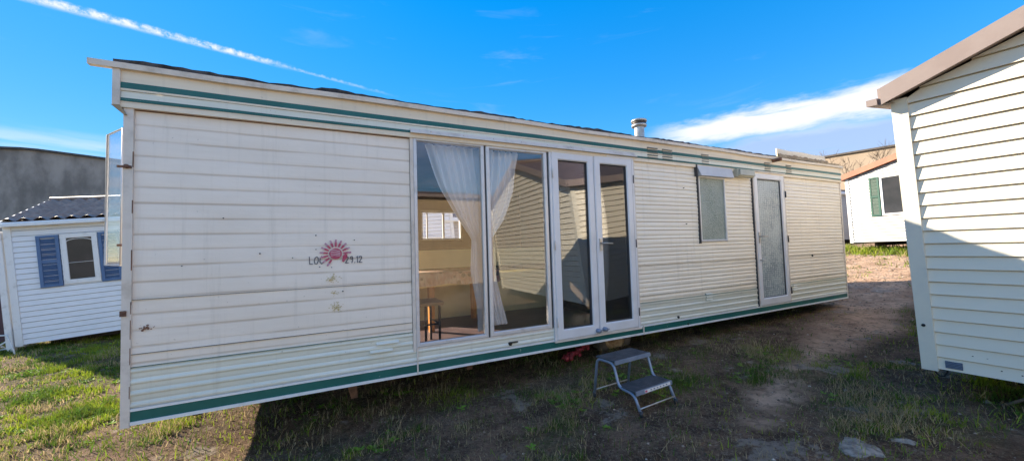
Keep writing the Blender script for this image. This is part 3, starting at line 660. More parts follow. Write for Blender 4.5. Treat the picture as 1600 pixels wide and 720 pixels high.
# lifted board on the roof at the right
mb = MB(); mb.use('band'); n_ = 10
for i in range(n_):
    a, b_ = 6.44 + 1.46 * i / n_, 6.44 + 1.46 * (i + 1) / n_; ht = lambda x: 1.428 + .006 * math.sin(x * 9) - .01 * max(0, (x - 7.6))
    mb.hexa([(a, FY - .055, 1.300), (b_, FY - .055, 1.300), (b_, FY - .035, 1.300), (a, FY - .035, 1.300), (a, FY - .05, ht(a)), (b_, FY - .05, ht(b_)), (b_, FY - .03, ht(b_)), (a, FY - .03, ht(a))])
part(mb, 'roof_edge_board')
mb = MB(); b0 = 0; rg = random.Random(9)
for i in range(41):
    x = 6.44 + 1.9 * i / 40; mb.v += [(x, FY - .075, 1.296), (x, FY - .072 - .01 * rg.random(), 1.335 + .022 * rg.random() - .03 * (i > 31)), (x, FY - .03, 1.34 - .03 * (i > 31))]
for i in range(40):
    for k in (0, 1): mb.face((i * 3 + k, i * 3 + k + 1, i * 3 + k + 4, i * 3 + k + 3))
part(mb, 'mastic_strip', 'soffit')
mb = MB(); mb.lathe([(0, -.13), (.028, -.13), (.030, 0)], (6.35, FY - .02, 1.238), 'y', 14); part(mb, 'drain_spout', 'rust')
# flue
mb = MB(); c = (3.80, 3.62, 1.30); mb.lathe([(.062, 0), (.062, .25)], c); mb.lathe([(.088, 0), (.084, .03), (.062, .035)], c); part(mb, 'flue', 'zinc')
mb = MB(); 
mb.use('zinc').lathe([(.062, .232), (.094, .236), (.096, .262), (.075, .264)], c); mb.use('dark_metal').lathe([(.078, .262), (.090, .27), (.090, .296), (.078, .30)], c)
mb.use('zinc').lathe([(.078, .298), (.099, .300), (.099, .322), (.06, .338), (0, .342)], c); fl = part(mb, 'flue_cap')
# grey vents in the band
mb = MB()
for x in (3.74, 4.0, 4.73, 6.19, 6.77):
    w = .085 if x < 4.5 else .07
    mb.use('grey_hood')
    for q in range(5):
        zz = 1.062 + q * .030
        mb.use('vent').box(x - w, x + w, Y1 - .0145, Y1, zz, zz + .010)
for o_ in part_split(mb, '', .01): part(o_, 'vent_slots')
mb = MB()
for x, zz, w in ((4.68, -.76, .06), (6.76, -.79, .055), (.55, -.76, .09), (.50, -.82, .09)):
    for q in range(3 if x > 1 else 1):
        z_ = zz + q * .035; mb.hexa([(x - w, FY - .034, z_), (x + w, FY - .034, z_), (x + w, FY - .005, z_), (x - w, FY - .005, z_), (x - w, FY - .022, z_ + .016), (x + w, FY - .022, z_ + .016), (x + w, FY - .005, z_ + .018), (x - w, FY - .005, z_ + .018)])
for o_ in part_split(mb, '', .01): part(o_, 'louvre', 'lower')
mb = MB()
for x, zz, r in ((7.36, -.267, .016), (4.08, -.925, .016), (4.25, -1.03, .014), (1.70, -.925, .018), (-.57, .28, .004), (.02, .15, .005), (-.14, -.02, .004), (.30, .11, .004), (.21, -.30, .005), (.02, .04, .004), (-.35, .02, .005), (4.3, .72, .006), (4.32, .25, .006), (-.80, -.05, .003)):
    mb.lathe([(0, -.016), (r, -.016), (r, 0)], (x, FY - .006, zz), 'y', 10)
mb.box(1.68, 1.78, FY - .03, FY - .01, -.918, -.908)
for o_ in part_split(mb, '', .004): part(o_, 'bolt_head', 'black')
mb = MB(); rg = random.Random(5)
for q in range(26):
    a = rg.uniform(0, 6.28); d = abs(rg.gauss(0, .024)); r = rg.uniform(.002, .009); x, z = -.985 + d * math.cos(a), -.45 + d * .8 * math.sin(a)
    mb.poly([(x + r * math.cos(k) * rg.uniform(.6, 1.3), FY - .0148 - q * .0001, z + r * math.sin(k) * rg.uniform(.6, 1.3)) for k in (0, 1, 2, 3, 4, 5)])
part(mb, 'rust_stain', 'rust')

# drip rail above the glazing
mb = MB(); mb.hexa([(.765, FY - .062, 1.043), (3.46, FY - .062, 1.050), (3.46, FY - .005, 1.050), (.765, FY - .005, 1.043), (.765, FY - .040, 1.085), (3.42, FY - .040, 1.098), (3.42, FY - .005, 1.098), (.765, FY - .005, 1.085)])
for q in range(9):
    x = .95 + q * .31; mb.lathe([(0, -.008), (.008, -.008), (.008, 0)], (x, FY - .046, 1.070), 'y', 8)
part(mb, 'drip_rail', 'trim')
# window surround
mb = MB(); mb.use('trim'); mb.box(.765, 2.20, FY - .02, FY + .02, 1.022, 1.042); mb.box(.763, .790, FY - .020, FY + .02, -.86, 1.022); mb.box(.790, 2.215, FY - .012, FY + .02, -.852, -.834)
mb.use('rubber').box(1.478, 1.492, FY - .012, FY + .02, -.834, 1.022); mb.use('rubber').box(2.196, 2.212, FY - .012, FY + .02, -.834, 1.022)
part(mb, 'window_surround')
def window(x0, x1, z0, z1, w, mg='glass', thick=.03):
    f = MB(); f.ring(x0, x1, z0, z1, w, FY - .018, FY + thick)
    fo = part(f, 'window', 'alu'); g = MB(); g.box(x0 + w - .002, x1 - w + .002, FY + .002, FY + .006, z0 + w - .002, z1 - w + .002); g.build('pane', mg, fo)
    return fo
window(.790, 1.476, -.832, 1.021, .034); window(1.494, 2.194, -.832, 1.021, .040)
# french doors
def leaf(x0, x1, z0, z1, hinge, handle, tilt):
    W_ = .088; f = MB(); f.ring(0, x1 - x0, z0, z1, W_, -.034, .030, wb=.105, bev=.010)
    o = part(f, 'door', 'upvc'); o.location = -RT + Vector((x0, FY, 0)); o.rotation_euler.z = tilt
    g = MB(); g.ring(W_ - .002, x1 - x0 - W_ + .002, z0 + .103, z1 - W_ + .002, .010, -.020, .02); g.build('seal', 'rubber', o)
    g = MB(); g.box(W_ + .004, x1 - x0 - W_ - .004, -.002, .004, z0 + .108, z1 - W_ - .004); g.build('pane', 'glass_door', o)
    if hinge is not None:
        for hz in (.78, .02, -.78):
            g = MB(); g.tube([(hinge, -.044, hz - .05), (hinge, -.044, hz + .045)], .006); g.build('hinge', 'rubber' if hinge > .3 else 'trim', o)
    if handle:
        g = MB(); g.box(handle - .016, handle + .016, -.046, -.034, -.055, .085); g.tube([(handle, -.045, .03), (handle, -.085, .03), (handle + .03, -.09, .029), (handle + .125, -.088, .022)], .009); g.tube([(handle, -.05, -.02), (handle, -.044, -.02)], .008, 10)
        g.build('handle', 'zinc', o)
    return o
fr = MB(); fr.use('upvc'); fr.box(2.214, 2.236, FY - .03, FY + .03, -.968, 1.022); fr.box(3.386, 3.412, FY - .03, FY + .03, -.968, 1.03); fr.box(2.214, 3.412, FY - .029, FY + .03, 1.0225, 1.041)
fr.use('trim').box(2.214, 3.43, FY - .040, FY + .02, -.985, -.9685)
fr.use('trim').box(3.4125, 3.436, FY - .018, FY + .02, -.96, 1.04)
part(fr, 'door_frame')
leaf(2.240, 2.806, -.966, 1.020, .004, None, 0.004); d2 = leaf(2.812, 3.384, -.962, 1.020, .575, .048, -.006)
for i, (x, o_) in enumerate(((2.765, 0), (2.858, 0))):
    g = MB(); g.lathe([(0, -.05), (.020, -.05), (.024, -.035), (.024, 0)], (x, FY - .034, -.918 if i else -.925), 'y', 14); g.box(x + .01, x + .05, FY - .07, FY - .055, -.925, -.915); part(g, 'door_stop', 'steel_blue')
# small frosted window and its rolled cover
f = MB(); f.ring(4.590, 5.155, .012, .900, .026, FY - .022, FY + .03); sw = part(f, 'window', 'alu'); sw['label'] = 'narrow frosted window under a grey cover'
g = MB(); g.box(4.614, 5.131, FY - .004, FY + .002, .036, .876); g.build('pane', 'frost', sw)
f = MB(); f.box(4.566, 4.588, FY - .024, FY + .02, -.01, .90); part(f, 'window_gasket', 'rubber')
f = MB(); f.use('grey_hood'); f.hexa([(4.575, FY - .085, .892), (5.27, FY - .085, .898), (5.27, FY - .02, .898), (4.575, FY - .02, .892), (4.548, FY - .035, 1.038), (5.30, FY - .035, 1.030), (5.30, FY - .014, 1.030), (4.548, FY - .014, 1.038)])
f.use('rubber').box(4.532, 4.546, FY - .05, FY - .01, .885, 1.04)
part(f, 'blind_cover')
f = MB(); f.ring(5.345, 5.725, .925, 1.035, .02, FY - .10, FY - .012, bev=.015); f.hexa([(5.36, FY - .125, .942), (5.71, FY - .125, .942), (5.71, FY - .08, .935), (5.36, FY - .08, .935), (5.37, FY - .115, 1.022), (5.70, FY - .115, 1.022), (5.70, FY - .08, 1.028), (5.37, FY - .08, 1.028)])
part(f, 'outside_lamp', 'lampglass')
# single door
fr = MB(); fr.use('trim').box(5.80, 5.818, FY - .03, FY + .03, -.968, 1.03); fr.use('rubber').box(5.785, 5.7985, FY - .022, FY + .02, -.955, 1.03); fr.use('trim').box(6.615, 6.635, FY - .03, FY + .03, -.955, 1.03); fr.use('trim').box(5.80, 6.635, FY - .045, FY + .02, 1.0305, 1.05)
part(fr, 'door_frame')
f = MB(); f.ring(0, .793, -.955, 1.018, .088, -.034, .03, wb=.11, bev=.012); dd = part(f, 'door', 'upvc'); dd.location = -RT + Vector((5.820, FY, 0)); dd['label'] = 'single door with lace behind patterned glass'
g = MB(); g.ring(.086, .707, -.847, .932, .012, -.018, .01); g.build('seal', 'rubber', dd)
g = MB(); g.box(.094, .70, -.004, .004, -.838, .922); g.build('pane', 'lace', dd)
g = MB(); g.box(.028, .056, -.046, -.034, -.03, .13); g.tube([(.042, -.045, .07), (.042, -.085, .07), (.08, -.09, .069), (.17, -.088, .065)], .009); g.build('handle', 'zinc', dd)
g = MB(); g.tube([(.036, -.034, -.28), (.036, -.065, -.28), (.10, -.068, -.28)], .010); g.build('latch', 'zinc', dd)
for hz in (.72, .02, -.78):
    g = MB(); g.tube([(.798, -.044, hz - .05), (.798, -.044, hz + .05)], .009); g.build('hinge', 'rubber', dd)

# the emblem and marker writing on the wall sheet
def ribbon(mb, pts, w, y):
    for (a, b_), (c, d) in zip(pts, pts[1:]):
        dx, dz = c - a, d - b_; L = math.hypot(dx, dz) or 1; nx_, nz_ = -dz / L * w / 2, dx / L * w / 2; e = w * .3 / L
        a2, b2, c2, d2_ = a - dx * e, b_ - dz * e, c + dx * e, d + dz * e
        mb.poly([(a2 - nx_, y, b2 - nz_), (c2 - nx_, y, d2_ - nz_), (c2 + nx_, y, d2_ + nz_), (a2 + nx_, y, b2 + nz_)])
GLY = {'L': [[(0, 1), (.05, .02), (.5, 0)]], 'O': [[(.45, .95), (.15, .85), (.0, .45), (.1, .05), (.4, .0), (.62, .4), (.6, .8), (.4, .97)]], 'C': [[(.6, .9), (.3, 1), (.05, .6), (.05, .25), (.3, 0), (.6, .12)]],
       '.': [[(.05, .0), (.12, .05)]], '2': [[(.0, .8), (.2, 1), (.5, .95), (.52, .7), (.0, .02), (.6, .0)]], '9': [[(.5, .75), (.3, .6), (.05, .7), (.1, .95), (.4, 1), (.52, .8), (.5, .4), (.35, 0)]], '1': [[(.1, .85), (.25, 1), (.25, 0)]]}
def write(mb, s_, x, z, h, adv, w, y):
    q = 0
    for ch in s_:
        for st_ in GLY[ch]: ribbon(mb, [(x + q * h * .62 + a * h * .78, z + b_ * h + .012 * (x + q * h * .1)) for a, b_ in st_], w, y)
        q += adv.get(ch, 1.05)
mb = MB(); LY = FY - .0085
write(mb, 'LOC', -.027, -.074, .058, {'L': .95}, .0065, LY); part(mb, 'marker_word', 'letter'); mb = MB(); write(mb, '2', .108, -.074, .05, {}, .006, LY)
mb = MB(); write(mb, '29.12', .232, -.078, .050, {'.': .45, '1': .7, '2': 1.1}, .0065, LY)
mb.lathe([(0, -.004), (.005, -.004), (.005, 0)], (.045, LY + .003, -.098), 'y', 8); mb.lathe([(0, -.004), (.004, -.004), (.004, 0)], (.13, LY + .003, -.105), 'y', 8)
part(mb, 'marker_word', 'letter')
cx, cz = .160, .002
mb = MB(); mb.use('sunred')
mb.poly([(cx + .046 * math.cos(a * .2618), LY - .0015, cz + .044 * math.sin(a * .2618)) for a in range(24)])
for k, (r0, r1) in enumerate([(.056, .116)] * 12):
    a = R(-122 - k * 23.5); a = R(238 - k * 21.3)
    hw0, hw1 = .085, .095
    mb.use('sunred'); rm = r0 + (r1 - r0) * .55
    q = lambda r, s_: (cx + r * math.cos(a + s_), LY - .0012, cz + r * .98 * math.sin(a + s_))
    w0, w1 = .0062 / r0, .0085 / rm
    mb.poly([q(r0, -w0), q(rm, -w1), q(rm, w1), q(r0, w0)])
    mb.use('sunpink'); w2 = .0065 / r1; mb.poly([q(rm, -w1), q(r1, -w2), q(r1, w2), q(rm, w1)])
mb.use('sunred'); mb.poly([(x, LY - .0015, z) for x, z in ((.212, -.018), (.232, .002), (.246, -.008), (.246, -.030), (.218, -.068), (.206, -.060))])
mb.use('white_trim')
for k in range(4): ribbon(mb, [(cx - .036, cz + .028 - k * .014), (cx - .008, cz + .030 - k * .014), (cx + .032, cz + .018 - k * .012)], .0032, LY - .0022)
part(mb, 'sun_emblem')
rg = random.Random(11)
for (x0, z0, n_, sx, sz) in ((.129, -.195, 60, .030, .016), (.150, -.308, 26, .018, .012), (.165, -.422, 75, .028, .018)):
    mb = MB()
    for q in range(n_):
        x, z = x0 + rg.gauss(0, sx * .7), z0 + rg.gauss(0, sz); r = rg.uniform(.0012, .0032); mb.poly([(x + r * 2.2, LY - .001 - q * 3e-5, z - r), (x + r * 2.4, LY - .001 - q * 3e-5, z + r * .4), (x - r, LY - .001 - q * 3e-5, z + r), (x - r * 1.7, LY - .001 - q * 3e-5, z - r * .6)])
    part(mb, 'glue_mark', 'yellowprint')

# body: ends, back, floor, ceiling
mb = MB(); mb.use('panel_warm')
mb.box(XL - .01, XL + .02, FY + .02, 4.02, -1.06, 1.10); mb.box(XL - .01, XL + .02, 5.2, RY, -1.06, 1.10); mb.box(XL - .01, XL + .02, 4.02, 5.2, -1.06, -.25); mb.box(XL - .01, XL + .02, 4.02, 5.2, .85, 1.10)
mb.box(XR - .04, XR, FY + .03, RY, -1.06, 1.10)
for o_ in part_split(mb, '', .5): part(o_, 'end_wall')
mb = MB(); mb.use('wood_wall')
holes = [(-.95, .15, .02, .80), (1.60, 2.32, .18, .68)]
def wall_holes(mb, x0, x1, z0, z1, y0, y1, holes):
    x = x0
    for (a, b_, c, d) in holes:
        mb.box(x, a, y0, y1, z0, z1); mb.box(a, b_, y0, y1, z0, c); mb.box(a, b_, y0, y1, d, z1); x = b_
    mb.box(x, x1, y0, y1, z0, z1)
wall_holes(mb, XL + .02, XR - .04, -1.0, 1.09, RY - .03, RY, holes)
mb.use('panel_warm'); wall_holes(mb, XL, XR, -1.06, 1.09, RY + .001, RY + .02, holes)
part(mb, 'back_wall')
for (a, b_, c, d) in holes:
    f = MB(); f.ring(a, b_, c, d, .03, RY - .05, RY + .03); 
    if b_ > 1: f.box(1.70, 1.72, RY - .03, RY, c + .03, d - .03); f.box(1.98, 2.01, RY - .03, RY, c + .03, d - .03)
    part(f, 'back_window', 'white_trim')
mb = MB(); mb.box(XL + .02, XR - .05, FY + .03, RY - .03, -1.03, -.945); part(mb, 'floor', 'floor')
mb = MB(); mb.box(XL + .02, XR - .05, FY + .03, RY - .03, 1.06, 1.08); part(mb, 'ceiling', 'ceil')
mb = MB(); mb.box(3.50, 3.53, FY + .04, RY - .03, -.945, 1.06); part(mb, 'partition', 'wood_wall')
mb = MB(); mb.box(1.2, 3.45, 5.30, 5.95, -.945, -.47); mb.use('khaki'); mb2 = MB(); mb2.hexa([(1.16, 5.24, -.245), (3.46, 5.24, -.245), (3.46, 5.36, -.245), (1.16, 5.36, -.245), (1.16, 5.22, .010), (3.46, 5.22, .010), (3.46, 5.33, .012), (1.16, 5.33, .012)]); 
mb2.box(1.16, 3.46, 5.362, 5.96, -.46, -.36)
part(mb, 'bench', 'wood_wall'); part(mb2, 'bench_cushion', 'khaki')
mb = MB()     # plywood lining behind the sheets
for x0, x1, z0, z1 in ((XL + .02, W0, -1.03, 1.06), (W0, W1, 1.045, 1.06), (W0, 2.2, -1.03, -.86), (W1, SW[0] - .01, -1.03, 1.06), (SW[0] - .01, SW[1], -1.03, -.01), (SW[1], DR[0], -1.03, 1.06), (DR[1] + .01, XR - .04, -1.03, 1.06)):
    mb.box(x0, x1, FY + .012, FY + .028, z0, z1)
for o_ in part_split(mb, ''): part(o_, 'wall_lining', 'wood_wall')
# chassis, wheels and legs
mb = MB()
for y in (4.0, 5.7): mb.box(XL + .15, XR - .1, y, y + .06, -1.16, -1.0605)
for i in range(12): x = XL + .3 + i * .8; mb.box(x, x + .05, FY + .08, RY - .1, -1.10, -1.0605)
mb.box(XL + .02, XR - .04, FY + .03, RY, -1.0604, -1.035)
part(mb, 'chassis', 'chassis')
for x, y in ((3.50, 3.98), (3.50, 5.75)):
    w = MB(); w.use('tyre'); w.lathe([(.17, -.07), (.25, -.085), (.285, -.06), (.29, 0), (.285, .06), (.25, .085), (.17, .07)], (x, y, -1.20), 'y', 36)
    o = part(w, 'wheel'); r = MB(); r.lathe([(0, -.065), (.045, -.075), (.055, -.05), (.10, -.03), (.125, -.06), (.17, -.066), (.178, -.05), (.17, .07)], (x, y, -1.20), 'y', 36)
    r.build('rim', 'rim', o)
mb = MB(); mb.box(3.44, 3.56, 4.05, 5.7, -1.24, -1.16); mb.box(3.1, 3.9, 3.97, 4.03, -1.17, -1.1605); part(mb, 'axle', 'chassis')
for (x, y, zb) in ((.28, 4.0, -1.36), (1.50, 4.15, -1.34), (6.0, 4.1, -1.26), (-.2, 5.9, -1.5), (7.9, 4.4, -1.25)):
    g = MB(); g.hexa([(x + .03, y - .02, zb), (x + .09, y - .02, zb), (x + .09, y + .02, zb), (x + .03, y + .02, zb), (x - .05, y - .03, -1.06), (x + .06, y - .03, -1.06), (x + .06, y + .03, -1.06), (x - .05, y + .03, -1.06)])
    part(g, 'corner_leg', 'rust')
# window on the left end, propped open on its stays
ow_ = MB(); PX = -1.19
xo, yo = -1.145, 3.50
def opn(u, z, d=0.): # u runs from the hinge side outwards along the pane
    return Vector((xo - .160 * u + d, yo + .24 * u, z))
A = [(0, -.03), (1, -.03), (1, .90), (0, .90)]
f = MB(); pts = [opn(a, b_) for a, b_ in A]
f.tube([pts[0], pts[1], pts[2], pts[3], pts[0]], .008, 6); fo = part(f, 'end_window', 'alu')
fo['label'] = 'tinted plastic end window standing open on its stays'
g = MB(); g.hexa([p + Vector((.003, 0, 0)) for p in pts[:2]] + [p - Vector((.003, 0, 0)) for p in (pts[1], pts[0])] + [pts[3] + Vector((.003, 0, 0)), pts[2] + Vector((.003, 0, 0)), pts[2] - Vector((.003, 0, 0)), pts[3] - Vector((.003, 0, 0))]); g.build('pane', 'glass_open', fo)
g = MB(); g.tube([(-1.10, 3.5, .62), (-1.15, 3.52, .64), (-1.17, 3.62, .66)], .008, 8); g.build('stay', 'rust', fo); g = MB(); g.tube([(-1.10, 3.5, .09), (-1.14, 3.52, .10), (-1.155, 3.54, .07), (-1.165, 3.56, .02)], .007, 8); g.box(-1.165, -1.11, 3.49, 3.51, .095, .110); g.build('stay', 'rust', fo)

# ------------------------------------------------------------------ things inside and under it
def curtain(name, label, edges, y0, amp, nf, seedc):
    """edges: list of (z, xleft, xright)"""
    mb = MB(); nu, nv = 80, 70; zs = [e[0] for e in edges][::-1]
    for j in range(nv + 1):
        z = edges[0][0] + (edges[-1][0] - edges[0][0]) * j / nv
        xl = float(np.interp(z, zs, [e[1] for e in edges][::-1])); xr = float(np.interp(z, zs, [e[2] for e in edges][::-1]))
        comp = min(1, (xr - xl) / .45); yb = float(np.interp(z, zs, [e[3] for e in edges][::-1]))
        for i in range(nu + 1):
            u = i / nu; wv = math.sin(u * nf * 2 * math.pi + seedc + .6 * math.sin(z * 2.1 + u * 3)) + .45 * math.sin(u * nf * 4.7 + seedc * 2 + z)
            mb.v.append((xl + (xr - xl) * u + .010 * math.sin(z * 7 + u * 5), y0 + yb + amp * (.45 + .55 * comp) * wv, z + .008 * math.sin(u * nf * 6.28) * (j == 0)))
    for j in range(nv):
        for i in range(nu): a = j * (nu + 1) + i; mb.face((a, a + 1, a + nu + 2, a + nu + 1), True)
    return tag(mb.build(name, 'curtain'), label, 'curtain', 'tied back curtains behind the glazed front')
curtain('curtain', 'white curtain in the left big pane, swept right from the rail to its tie', [(1.0, .93, 1.50, 0), (.6, 1.08, 1.50, 0), (.3, 1.24, 1.50, .01), (.10, 1.38, 1.50, .02), (-.2, 1.38, 1.50, .03), (-.55, 1.42, 1.53, .03), (-.80, 1.42, 1.55, .03)], FY + .11, .020, 7, .4)
curtain('curtain', 'white curtain in the right big pane, gathered left against the mullion', [(1.0, 1.50, 1.94, 0), (.6, 1.50, 1.86, 0), (.3, 1.49, 1.74, .01), (.12, 1.49, 1.62, .02), (-.2, 1.50, 1.63, .03), (-.50, 1.52, 1.68, .03), (-.76, 1.56, 1.76, .03)], FY + .11, .018, 6, 2.1)
tb = empty('dining_table', 'orange varnished wooden table inside, behind the left big pane', 'table', (1.3, 4.75, -.945))
mb = MB(); mb.box(-.85, .75, -.33, .36, .655, .685); mb.build('tabletop', 'orange_wood', tb)
for sx, sy in ((-.75, -.27), (-.07, -.26), (.68, -.27), (.68, .3)):
    g = MB(); g.hexa([(sx - .03, sy - .03, 0), (sx + .03, sy - .03, 0), (sx + .03, sy + .03, 0), (sx - .03, sy + .03, 0), (sx - .035, sy - .035, .655), (sx + .035, sy - .035, .655), (sx + .035, sy + .035, .655), (sx - .035, sy + .035, .655)]); g.build('leg', 'orange_wood', tb)
mb = MB(); n_ = 60
for i in range(n_ + 1):
    x = .43 + 1.65 * i / n_; w = .012 * math.sin(i * .9) + .006 * math.sin(i * 2.3)
    mb.v += [(x, 5.13, -.256), (x, 4.40, -.256), (x, 4.395, -.262), (x, 4.385 + w, -.40 + .01 * math.sin(i * .4))]
for i in range(n_):
    for k in range(3): mb.face((i * 4 + k, i * 4 + k + 1, i * 4 + k + 5, i * 4 + k + 4))
tag(mb.build('tablecloth', 'cloth'), 'flowered cloth hanging over the front edge of the wooden table inside', 'tablecloth')
ch = empty('chair', 'low wooden seat on black tube legs standing in front of the wooden table inside', 'chair', (.93, 3.95, -.945))
mb = MB(); mb.hexa([(-.25, -.19, .405), (.22, -.19, .405), (.24, .19, .405), (-.25, .19, .405), (-.25, -.20, .435), (.23, -.20, .435), (.25, .20, .435), (-.25, .20, .435)]); mb.build('seat', 'seat_wood', ch)
for sx, sy in ((-.2, -.16), (.19, -.16), (-.2, .17), (.19, .17)): g = MB(); g.tube([(sx, sy, 0), (sx, sy, .40)], .013, 8); g.build('leg', 'black_tube', ch)
g = MB(); g.tube([(-.2, -.16, .22), (.19, -.16, .22)], .009, 8); g.tube([(.19, -.16, .22), (.19, .17, .22)], .009, 8); g.tube([(.05, -.16, .40), (.05, -.16, 0)], .012, 8); g.build('stretcher', 'black_tube', ch)
# red lumps hanging below
mb = MB(); rg = random.Random(21)
for q in range(22):
    u = rg.random(); c = Vector((2.52 + u * .40, 3.66 + rg.uniform(-.03, .05), -1.27 + u * .12 + rg.uniform(-.035, .03))); r = rg.uniform(.018, .034)
    mb.lathe([(0, -r), (r * .7, -r * .7), (r, 0), (r * .75, r * .7), (0, r)], c, 'z', 8)
mb.tube([(2.5, 3.68, -1.26), (2.7, 3.67, -1.20), (2.95, 3.66, -1.13), (3.0, 3.66, -1.06)], .012, 8)
tag(mb.build('red_bunch', 'red'), 'knobbly faded red bunch hanging under the mobile home left of its wheel', 'bunch')

# ------------------------------------------------------------------ two-step stool
st = empty('step_stool', 'small blue-grey tube step stool with two ribbed treads on the grass by the glazed doors', 'step stool', (2.26, 2.83, -1.352))
sdir = Vector((.0462, -.5151, 0)).normalized(); wdir = Vector((.4444, .0393, 0)).normalized(); SWD = .446
def SP(s_, w_, z_): return sdir * s_ + wdir * w_ + Vector((0, 0, z_))
def arc(pts, k=5):
    """round the corners of a polyline"""
    o = [Vector(pts[0])]
    for a, b_, c in zip(pts, pts[1:], pts[2:]):
        a, b_, c = Vector(a), Vector(b_), Vector(c); r = min(.05, (a - b_).length * .45, (c - b_).length * .45)
        p, q = b_ + (a - b_).normalized() * r, b_ + (c - b_).normalized() * r
        for i in range(k + 1): t_ = i / k; o.append(p * (1 - t_) ** 2 + b_ * 2 * t_ * (1 - t_) + q * t_ * t_)
    return o + [Vector(pts[-1])]
prof = [(0, .0), (.055, .343), (.245, .343), (.30, .155), (.455, .145), (.52, 0)]
for w_ in (0, SWD):
    g = MB(); g.tube([SP(p.x, w_ + (.0 if .03 < p.y else 0), p.y) for p in arc([(a, b_, 0) for a, b_ in prof])], .0125, 10); fo = g.build('side_frame', 'steel_blue', st)
    for s_ in (0, .52): g = MB(); g.tube([SP(s_, w_, -.012), SP(s_ , w_, .03)], .016, 10); g.build('rubber_foot', 'rubber', fo)
for nm, s0, s1, z_ in (('tread', .045, .262, .352), ('tread', .285, .475, .158)):
    g = MB(); g.use('tread'); w0, w1 = -.006, SWD + .006
    P4 = [SP(s0, w0, z_), SP(s0, w1, z_), SP(s1, w1, z_), SP(s1, w0, z_)]; up = Vector((0, 0, .012))
    g.hexa([p for p in reversed(P4)] + [p + up for p in reversed(P4)])
    for q in range(16):
        a = s0 + .012 + (s1 - s0 - .024) * q / 16; w_ = (s1 - s0) / 16 * .45
        g.hexa([SP(a + w_, w0 + .015, z_ + .0115), SP(a + w_, w1 - .015, z_ + .0115), SP(a, w1 - .015, z_ + .0115), SP(a, w0 + .015, z_ + .0115)][::1] + [SP(a + w_, w0 + .015, z_ + .0145), SP(a + w_, w1 - .015, z_ + .0145), SP(a, w1 - .015, z_ + .0145), SP(a, w0 + .015, z_ + .0145)])
    to = g.build(nm, None, st)
    g = MB(); g.hexa([SP(s1 + .001, w0, z_ - .018), SP(s1 + .001, w1, z_ - .018), SP(s1 + .014, w1, z_ - .018), SP(s1 + .014, w0, z_ - .018), SP(s1 + .001, w0, z_ + .013), SP(s1 + .001, w1, z_ + .013), SP(s1 + .010, w1, z_ + .013), SP(s1 + .010, w0, z_ + .013)])
    e = g.build('tread_edge', 'steel_blue', to)
    if z_ < .3:
        g = MB(); g.use('white_trim'); g.hexa([SP(s1 + .0145, .09, z_ - .013), SP(s1 + .0145, .42, z_ - .013), SP(s1 + .016, .42, z_ - .013), SP(s1 + .016, .09, z_ - .013), SP(s1 + .0125, .09, z_ + .010), SP(s1 + .0125, .42, z_ + .010), SP(s1 + .014, .42, z_ + .010), SP(s1 + .014, .09, z_ + .010)])
        g.use('sunred'); g.hexa([SP(s1 + .016, .095, z_ - .009), SP(s1 + .016, .12, z_ - .009), SP(s1 + .0175, .12, z_ - .009), SP(s1 + .0175, .095, z_ - .009), SP(s1 + .014, .095, z_ + .006), SP(s1 + .014, .12, z_ + .006), SP(s1 + .0155, .12, z_ + .006), SP(s1 + .0155, .095, z_ + .006)])
        g.use('steel_blue')
        for q in range(6): a = .16 + q * .04; g.hexa([SP(s1 + .016, a, z_ - .006), SP(s1 + .016, a + .018, z_ - .006), SP(s1 + .0172, a + .018, z_ - .006), SP(s1 + .0172, a, z_ - .006), SP(s1 + .0145, a, z_ + .004), SP(s1 + .0145, a + .018, z_ + .004), SP(s1 + .0157, a + .018, z_ + .004), SP(s1 + .0157, a, z_ + .004)])
        g.build('sticker', None, to)
for s_, z_ in ((.008, .055), (.508, .045)): g = MB(); g.tube([SP(s_, 0, z_), SP(s_, SWD, z_)], .006, 8); g.build('cross_bar', 'zinc', st)

# ------------------------------------------------------------------ neighbouring mobile homes (local x along the ridge, y across, z up)
def lap_x(mb, x0, x1, y, ny, z0, z1, p=.10, ztop=None, d=.017, gap=.008, holes=()):
    """lapped boards on a wall along local x at depth y; ny = -1 / +1 outward"""
    n_ = int(math.ceil((z1 - z0) / p))
    for k in range(n_):
        a, b_ = z0 + k * p, min(z1, z0 + (k + 1) * p)
        mb.poly([(x0, y + ny * d, a), (x1, y + ny * d, a), (x1, y + ny * .004, b_ - gap), (x0, y + ny * .004, b_ - gap)])
        mb.poly([(x0, y + ny * .004, b_ - gap), (x1, y + ny * .004, b_ - gap), (x1, y - ny * .016, b_), (x0, y - ny * .016, b_)])
        mb.poly([(x0, y - ny * .016, a), (x1, y - ny * .016, a), (x1, y + ny * d, a), (x0, y + ny * d, a)])
def lap_gable(mb, x, nx_, y0, y1, z0, h, rise, p=.10, d=.017, gap=.008):
    """gable wall in the plane x, between y0 and y1, eaves at h, ridge at h+rise"""
    ym = (y0 + y1) / 2; k = 0
    def ext(z):
        if z <= h: return y0, y1
        f = (z - h) / rise; return y0 + (ym - y0) * f, y1 + (ym - y1) * f
    z = z0
    while z < h + rise - .02:
        zb = min(z + p, h + rise - .001); a0_, a1 = ext(z); b0_, b1 = ext(zb)
        mb.poly([(x + nx_ * d, a0_, z), (x + nx_ * d, a1, z), (x + nx_ * .004, b1, zb - gap), (x + nx_ * .004, b0_, zb - gap)])
        mb.poly([(x + nx_ * .004, b0_, zb - gap), (x + nx_ * .004, b1, zb - gap), (x - nx_ * .016, b1, zb), (x - nx_ * .016, b0_, zb)])
        mb.poly([(x - nx_ * .016, a0_, z), (x - nx_ * .016, a1, z), (x + nx_ * d, a1, z), (x + nx_ * d, a0_, z)]); z = zb
